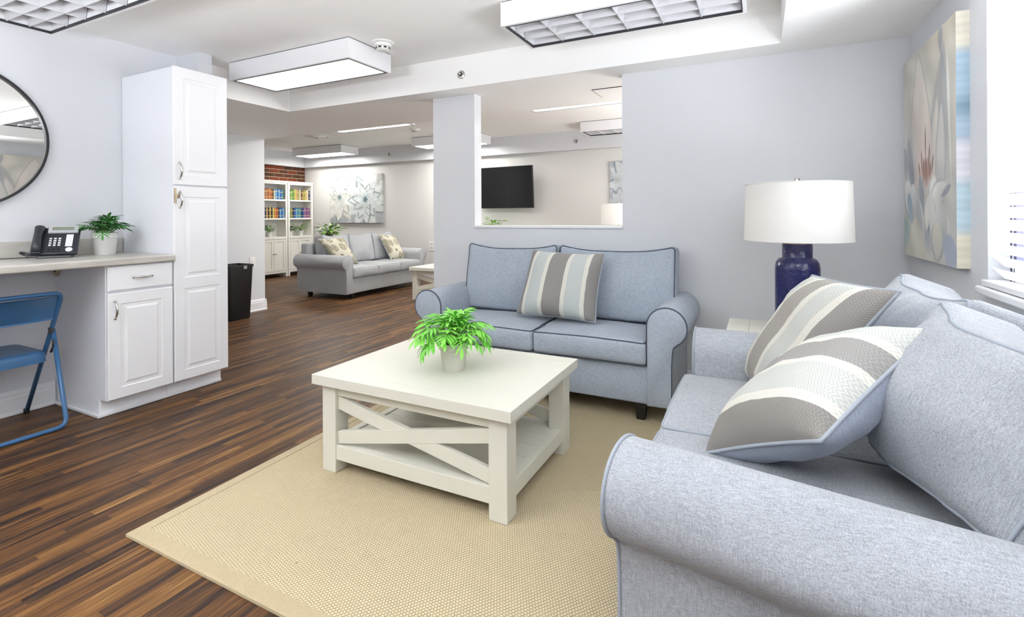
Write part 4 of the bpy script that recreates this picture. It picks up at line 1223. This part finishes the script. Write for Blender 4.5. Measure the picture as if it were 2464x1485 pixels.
ROWS = [('left bookcase', 'upper shelf', 6.125, 6.605, 1.474, ['dark maroon', 'dark maroon', 'rust', 'tan', 'rust', 'orange', 'rust', 'brown', 'cream', 'sky blue', 'blue', 'sky blue', 'blue', 'teal']),
        ('left bookcase', 'middle shelf', 6.125, 6.625, 1.12, ['blue', 'blue', 'navy', 'tan', 'black', 'gold', 'black', 'yellow', 'orange', 'rust', 'navy', 'sky blue', 'blue', 'sky blue']),
        ('right bookcase', 'upper shelf', 6.738, 7.235, 1.474, ['green', 'lime green', 'green', 'lime green', 'yellow', 'tan', 'olive', 'cream', 'brown', 'gold', 'olive', 'yellow', 'cream', 'navy']),
        ('right bookcase', 'middle shelf', 6.738, 7.235, 1.12, ['green', 'olive', 'navy', 'blue', 'sky blue', 'teal', 'sky blue', 'teal', 'navy', 'blue', 'mauve', 'purple', 'mauve', 'purple'])]
for bcn, shf, ya, yb, z, cols in ROWS:
    br = random.Random(len(cols) + int(z * 100) + int(ya * 10)); ws = [br.uniform(.8, 1.25) for _ in cols]; tot = sum(ws); y = ya
    for i, (c, w) in enumerate(zip(cols, ws)):
        wd = (yb - ya) * w / tot
        book(c, f'{c} hardback book, {ORD[i]} from the left on the {shf} of the {bcn}', y, z, wd - .002, br.uniform(.175, .205), .15, f'books on the {shf} of the {bcn}')
        y += wd
def shelf_plant(label, y, dx, seed, leaves, n, pr, ph_, sc):
    potted_plant(label, (BXF - .12 + dx, y, .766), pr, ph_, leaves, n, seed, .8, M_POT2, sc, group='small plants on the bookcase shelves', zmul=.85)
shelf_plant('dark leafy plant in a white pot at the left end of the left bookcase shelf', 6.21, .02, 21, LEAF_D, 34, .048, .12, .82)
shelf_plant('trailing green plant in a small pot on the left bookcase shelf, right of another pot', 6.37, .0, 22, LEAF_C, 30, .045, .09, .80)
shelf_plant('dark leafy plant in a white pot at the left end of the right bookcase shelf', 6.83, .0, 23, LEAF_D, 34, .048, .10, .82)
shelf_plant('bright leafy plant in a white pot at the right of the right bookcase shelf', 7.06, .03, 24, LEAF_C, 32, .05, .10, .78)
# plant behind the far sofa, standing on a small stand
st = thing('plant_stand', 'small white stand behind the far sofa carrying a leafy plant', 'stand', (-6.36, 6.02, 0))
MB().lathe([(.14, .66), (.15, .665), (.15, .685), (.14, .69)], 28).obj('top', M_TABLE, st, auto=40)
for k in range(3):
    a = 2 * PI * k / 3
    MB().tube([(.11 * math.cos(a), .11 * math.sin(a), .662), (.14 * math.cos(a), .14 * math.sin(a), 0)], .013, 8).obj('leg', M_TABLE, st, smooth=True)
potted_plant('lush bright green plant rising behind the far sofa', (-6.36, 6.02, .691), .085, .13, LEAF_C, 80, 31, .9, M_POT2, 1.12)
# low white console under the television with a plant on it
cs = thing('media_console', 'white low console below the television in the far room', 'console', (-3.6, 7.08, 0))
MB().box(-.62, .62, -.22, .22, .76, .79).obj('top', M_BCASE, cs, bevel=.003)
for x in (-.6, .56): MB().box(x, x + .04, -.2, .21, 0, .76).obj('side_panel', M_BCASE, cs)
MB().box(-.56, .56, -.2, .21, .08, .10).obj('shelf', M_BCASE, cs); MB().box(-.56, .56, -.2, .21, .42, .44).obj('shelf', M_BCASE, cs)
for a, b in ((-.555, -.002), (.002, .555)):
    d = MB().box(a, b, -.205, -.19, .45, .755).obj('door', M_BCASE, cs, bevel=.002)
    MB().lathe([(.006, 0), (.010, .014), (.004, .02)], 10, 0, Matrix.Translation((b - .04 if a < -.1 else a + .04, -.205, .6)) @ Matrix.Rotation(R(90), 4, 'X')).obj('knob', M_FOOT, d)
potted_plant('green plant whose top shows above the sill of the wall opening', (-3.80, 6.98, .79), .085, .13, LEAF_C, 56, 41, .85, M_POT2, .98)

# ------------------------------------------------------------------ television
tv = thing('television', 'black flat television on the far wall seen through the opening', 'television', (-3.70, 7.15, 1.60), R(1.0))
tv.rotation_euler = (R(3.5), 0, R(-3))
MB().box(-.53, .53, -.012, .025, -.335, .335).obj('casing', M_BLACK, tv, bevel=.004)
MB().box(-.52, .52, -.0135, -.012, -.322, .325).obj('screen', M_SCREEN, tv)
MB().box(-.15, .15, .025, .06, -.2, .2).box(-.04, .04, .06, .16, -.05, .05).obj('wall_mount', M_DARK, tv)

# ------------------------------------------------------------------ paintings (painted colour per point of the canvas)
class Art:
    def __init__(s, w, h, bg):
        s.w, s.h = w, h
        s.V, s.U = np.meshgrid(np.linspace(0, 1, h), np.linspace(0, 1, w), indexing='ij')   # v down
        s.c = np.zeros((h, w, 3)); s.c[:] = bg
    def blend(s, a, col):
        a = np.clip(a, 0, 1)[..., None]; s.c = s.c * (1 - a) + np.asarray(col) * a if not callable(col) else s.c * (1 - a) + col(s.U, s.V) * a
    def petal(s, x, y, L, W, ang, c0, c1, edge=None, asp=1.0, soft=.06, tip=1.3):
        """petal from base (x,y) along ang; colour c0 at base to c1 at the tip; thin edge line"""
        dx, dy = (s.U - x) * asp, (s.V - y)
        t = (dx * math.cos(ang) + dy * math.sin(ang)) / L; q = (-dx * math.sin(ang) + dy * math.cos(ang)) / W
        tc = np.clip(t, 0, 1); prof = np.sin(PI * tc ** (1 / tip)) ** .7
        inside = (prof - np.abs(q)) / soft
        inside = np.where((t > 0) & (t < 1), inside, -1)
        k = tc[..., None]; col = np.asarray(c0) * (1 - k) + np.asarray(c1) * k
        col = col * (1 + .08 * np.clip(q, -1, 1)[..., None])
        a = np.clip(inside, 0, 1)[..., None]
        s.c = s.c * (1 - a) + col * a
        if edge is not None:
            e = np.clip(1 - np.abs(inside - .5) / 1.1, 0, 1) * np.clip(t * 3, 0, 1); s.blend(e * .8, edge)
    def noise(s, amp, seed, n=9):
        r = np.random.RandomState(seed)
        for k in range(n):
            f = r.uniform(3, 26); a = r.uniform(0, PI); p = r.uniform(0, 6.28)
            s.c *= (1 + amp * np.sin(f * (s.U * math.cos(a) + s.V * math.sin(a) * 1.4) + p + 2 * np.sin(f * .37 * s.V + p)))[..., None]
def canvas(label, name, loc, rz, w, h, th, art, side_cols=None, edge=(.2, .2, .2)):
    """canvas facing local -y, origin at its lower left back corner; colours from art grid"""
    t = thing('canvas_painting', label, 'painting', loc, rz)
    m = mat(name, (.5, .5, .5), .7, spec=.25); k = NT(m)
    at_ = k.n('ShaderNodeAttribute', attribute_name='paint')
    k.col(at_.outputs['Color'])
    k.bump(k.noise(k.coords('Object', (1, 1, 1)), 260, 3), .25, .003)
    H_, W_ = art.h, art.w
    vs = []; cols = []
    for j in range(H_):
        for i in range(W_):
            vs.append((w * i / (W_ - 1), -th, h * (1 - j / (H_ - 1)))); cols.append(art.c[j, i])
    fs = [(j * W_ + i, (j + 1) * W_ + i, (j + 1) * W_ + i + 1, j * W_ + i + 1) for j in range(H_ - 1) for i in range(W_ - 1)]
    o = MB().add(vs, fs).obj('painted_face', m, t)
    a = o.data.color_attributes.new('paint', 'FLOAT_COLOR', 'POINT')
    a.data.foreach_set('color', np.concatenate([np.clip(np.array(cols), 0, 1), np.ones((len(cols), 1))], 1).astype('f').ravel())
    # wrapped sides, coloured from the nearest column of paint or given bands
    for sx, colr in ((0, art.c[:, 0]), (w, art.c[:, -1])):
        if side_cols is not None and sx == w: colr = side_cols
        n = len(colr); vs = []; cl = []
        for j in range(n):
            z = h * (1 - j / (n - 1)); vs += [(sx, -th, z), (sx, 0, z)]; cl += [colr[j], colr[j]]
        fs = [(2 * j, 2 * j + 1, 2 * j + 3, 2 * j + 2) if sx > 0 else (2 * j, 2 * j + 2, 2 * j + 3, 2 * j + 1) for j in range(n - 1)]
        o = MB().add(vs, [tuple(reversed(f)) for f in fs]).obj('canvas_side', m, t)
        a = o.data.color_attributes.new('paint', 'FLOAT_COLOR', 'POINT')
        a.data.foreach_set('color', np.concatenate([np.array(cl), np.ones((len(cl), 1))], 1).astype('f').ravel())
    MB().box(0.001, w - .001, -th + .002, 0, -.0005, .004).box(.001, w - .001, -th + .002, 0, h - .004, h + .0005).box(.004, w - .004, -.006, 0, .004, h - .004).obj('stretcher_frame', mat(name + '_edge', edge, .7), t)
    return t
# --- large flower on the right wall (u: from the corner towards the camera)
A = Art(120, 160, (.60, .58, .525))
A.blend(np.clip((.22 - A.V) * 3, 0, 1) * np.clip((A.U - .4) * 3, 0, 1), (.66, .60, .48))
A.blend(np.clip((.30 - A.U) * 3, 0, 1) * .7, (.56, .54, .49)); A.blend(np.clip((A.V - .8) * 4, 0, 1) * .8, (.63, .61, .52))
A.blend(np.clip((A.U - .55) * 2, 0, 1) * np.clip((A.V - .45) * 3, 0, 1) * .7, (.44, .45, .455))
g1, g2, wh, bl_ = (.36, .375, .40), (.25, .275, .315), (.73, .715, .675), (.33, .41, .48)
asp_ = .78
P = lambda x, y, L, W, a, c0, c1, e=None, soft=.06, tip=1.3: A.petal(x, y, L, W, R(a), c0, c1, e, asp_, soft, tip)
P(.77, .14, .16, .035, -92, (.34, .35, .37), (.44, .44, .44), None, .3, .6)
P(.20, .62, .56, .11, -80, (.58, .55, .51), (.62, .60, .56), None, .3)
P(.62, .70, .66, .12, -76, (.52, .49, .47), (.46, .455, .45), None, .2)
P(.88, .72, .63, .075, -97, (.55, .535, .51), (.37, .38, .40), None, .15, 1.0)
P(.93, .70, .62, .020, -95, wh, (.80, .79, .76), None, .5, .8)
P(.40, .68, .665, .185, -94, (.63, .53, .48), (.655, .62, .575), (.36, .35, .33), .05, 1.9)
P(.45, .66, .50, .085, -90, (.64, .54, .49), (.69, .645, .595), None, .5)
P(.60, .66, .40, .06, -78, (.60, .55, .51), (.70, .67, .62), None, .4)
P(.28, .64, .36, .05, -102, (.50, .47, .45), (.63, .60, .56), None, .4)
P(.74, .72, .42, .07, -86, (.52, .51, .50), (.62, .60, .57), g1, .2)
P(.08, .32, .40, .075, 76, (.56, .56, .54), g1, None, .2)
P(.10, .40, .34, .055, 70, (.40, .41, .43), g2, (.52, .52, .52), .2)
P(.02, .44, .20, .05, 82, g1, (.48, .48, .47), None, .3)
P(.50, .69, .17, .105, -90, (.33, .17, .13), (.50, .38, .33), None, .6, .6)
for x, y, L, a_ in ((.48, .64, .27, -89), (.43, .65, .17, -98), (.53, .65, .19, -81), (.58, .66, .15, -73), (.39, .66, .13, -107), (.50, .66, .13, -92), (.46, .67, .15, -94), (.55, .67, .12, -78)):
    P(x, y, L, .010, a_, (.24, .075, .05), (.15, .095, .095), None, .6, .5)
P(.44, .55, .24, .030, 91, (.20, .15, .14), (.36, .34, .34), None, .5, .5)
P(.05, .62, .25, .085, 58, wh, (.47, .50, .53), g2, .15)
P(.20, .64, .26, .075, 66, (.66, .66, .64), (.42, .44, .47), g2, .15)
P(.36, .60, .22, .05, 72, g1, (.30, .32, .36), (.64, .63, .61), .2)
P(.66, .62, .22, .07, 108, wh, (.60, .595, .57), g1, .15)
P(.86, .66, .26, .065, 158, (.62, .62, .60), wh, g2, .12, .9)
P(.92, .67, .14, .022, 160, g2, g1, None, .4)
P(.55, .70, .25, .09, 82, wh, (.62, .61, .58), g1, .12)
P(.78, .74, .26, .10, 96, (.60, .60, .58), (.40, .415, .43), (.66, .65, .62), .2)
P(.10, .68, .20, .05, 64, bl_, (.40, .46, .50), None, .3)
P(.30, .72, .20, .055, 60, (.42, .44, .47), (.58, .58, .56), wh, .2)
P(.02, .80, .18, .10, 80, (.40, .50, .50), (.46, .55, .53), None, .5)
P(.26, .80, .22, .10, 86, (.66, .64, .55), (.63, .61, .53), None, .4)
P(.56, .80, .15, .028, 104, g2, (.30, .36, .43), None, .4, .6)
P(.48, .86, .14, .05, 60, (.40, .44, .50), (.56, .56, .54), None, .3)
P(.70, .82, .18, .09, 92, (.64, .62, .54), (.60, .60, .55), g1, .2)
P(.94, .88, .15, .12, 118, (.36, .40, .49), (.44, .47, .54), None, .4)
A.noise(.016, 4)
A.noise(.012, 4)
sv = np.linspace(0, 1, 120)[:, None]
def band(v, a, b, c): return np.where((v >= a) & (v < b), 1.0, 0.0) * np.ones((1, 3)) * np.array(c)
SC0 = band(sv, 0, .15, (.68, .64, .54)) + band(sv, .15, .34, (.36, .48, .58)) + band(sv, .34, .40, (.22, .32, .40)) + band(sv, .40, .50, (.38, .48, .58)) + band(sv, .50, .66, (.66, .66, .70)) + band(sv, .66, .86, (.46, .58, .64)) + band(sv, .86, 1.01, (.68, .64, .52))
SC = np.array([SC0[max(0, i - 2):i + 3].mean(0) * (1 + .05 * math.sin(i * 1.7) + .04 * math.sin(i * .61)) for i in range(len(SC0))])
canvas('tall canvas of a large pale flower on the right wall', 'flower_art', (XR, 3.345, .93), R(-90), .795, 1.018, .042, A, SC, (.06, .06, .065))
# --- two succulent blooms on the far wall
def bloom(A, x, y, rad, seed, c_out, c_in, dark, asp, rings=(1.0, .78, .58, .40, .24)):
    r = random.Random(seed)
    for k, f in enumerate(rings):
        n = 12 - k
        for i in range(n):
            a = 2 * PI * (i + .5 * k) / n + r.uniform(-.12, .12)
            cc = [o * (1 - k / len(rings) * .5) + q * (k / len(rings) * .5) for o, q in zip(c_out, c_in)]
            j = r.uniform(.88, 1.06)
            A.petal(x + .04 * rad * math.cos(a) / asp, y + .04 * rad * math.sin(a), rad * f * r.uniform(.9, 1.08), rad * f * .33, a, tuple(v * .55 for v in cc), tuple(min(1, v * j) for v in cc), dark if r.random() < .28 else tuple(v * .78 for v in cc), asp, .16, 2.3)
    for i in range(7):
        A.petal(x, y, rad * .16, rad * .03, 2 * PI * i / 7, dark, tuple(v * 1.6 for v in dark), None, asp, .5)
A = Art(150, 104, (.42, .42, .41))
A.blend(np.clip((A.V - .55) * 2, 0, 1) * .8, (.34, .37, .42))
for (x, y, L, W_, a_) in ((.32, .15, .3, .12, -70), (.62, .12, .25, .09, -90), (.80, .16, .25, .08, -80), (.40, .95, .25, .1, 100), (.55, .85, .2, .09, 90), (.78, .85, .2, .1, 80), (.93, .5, .3, .1, 60), (.95, .35, .25, .1, -60)):
    A.petal(x, y, L, W_, R(a_), (.45, .50, .52), (.70, .71, .69), (.45, .47, .48), 1.44)
bloom(A, .19, .46, .52, 3, (.74, .73, .68), (.60, .66, .64), (.10, .15, .16), 1.44)
bloom(A, .69, .52, .56, 8, (.68, .72, .71), (.55, .64, .66), (.07, .12, .15), 1.44)
A.noise(.02, 6)
canvas('wide grey canvas of two white blooms on the far wall above the far sofa', 'blooms_art', (-7.66, YB, 1.02), 0, 1.32, .93, .04, A, None, (.08, .08, .08))
A = Art(60, 80, (.40, .44, .47))
bloom(A, .45, .45, .6, 12, (.62, .66, .68), (.45, .52, .56), (.10, .13, .19), 1.0)
bloom(A, .2, .9, .4, 14, (.60, .62, .66), (.42, .48, .55), (.08, .11, .18), 1.0)
A.noise(.03, 9)
canvas('blue-grey floral canvas cut off by the right edge of the wall opening', 'blue_art', (-1.995, YB, 1.2), 0, .72, .735, .035, A, None, (.10, .10, .11))
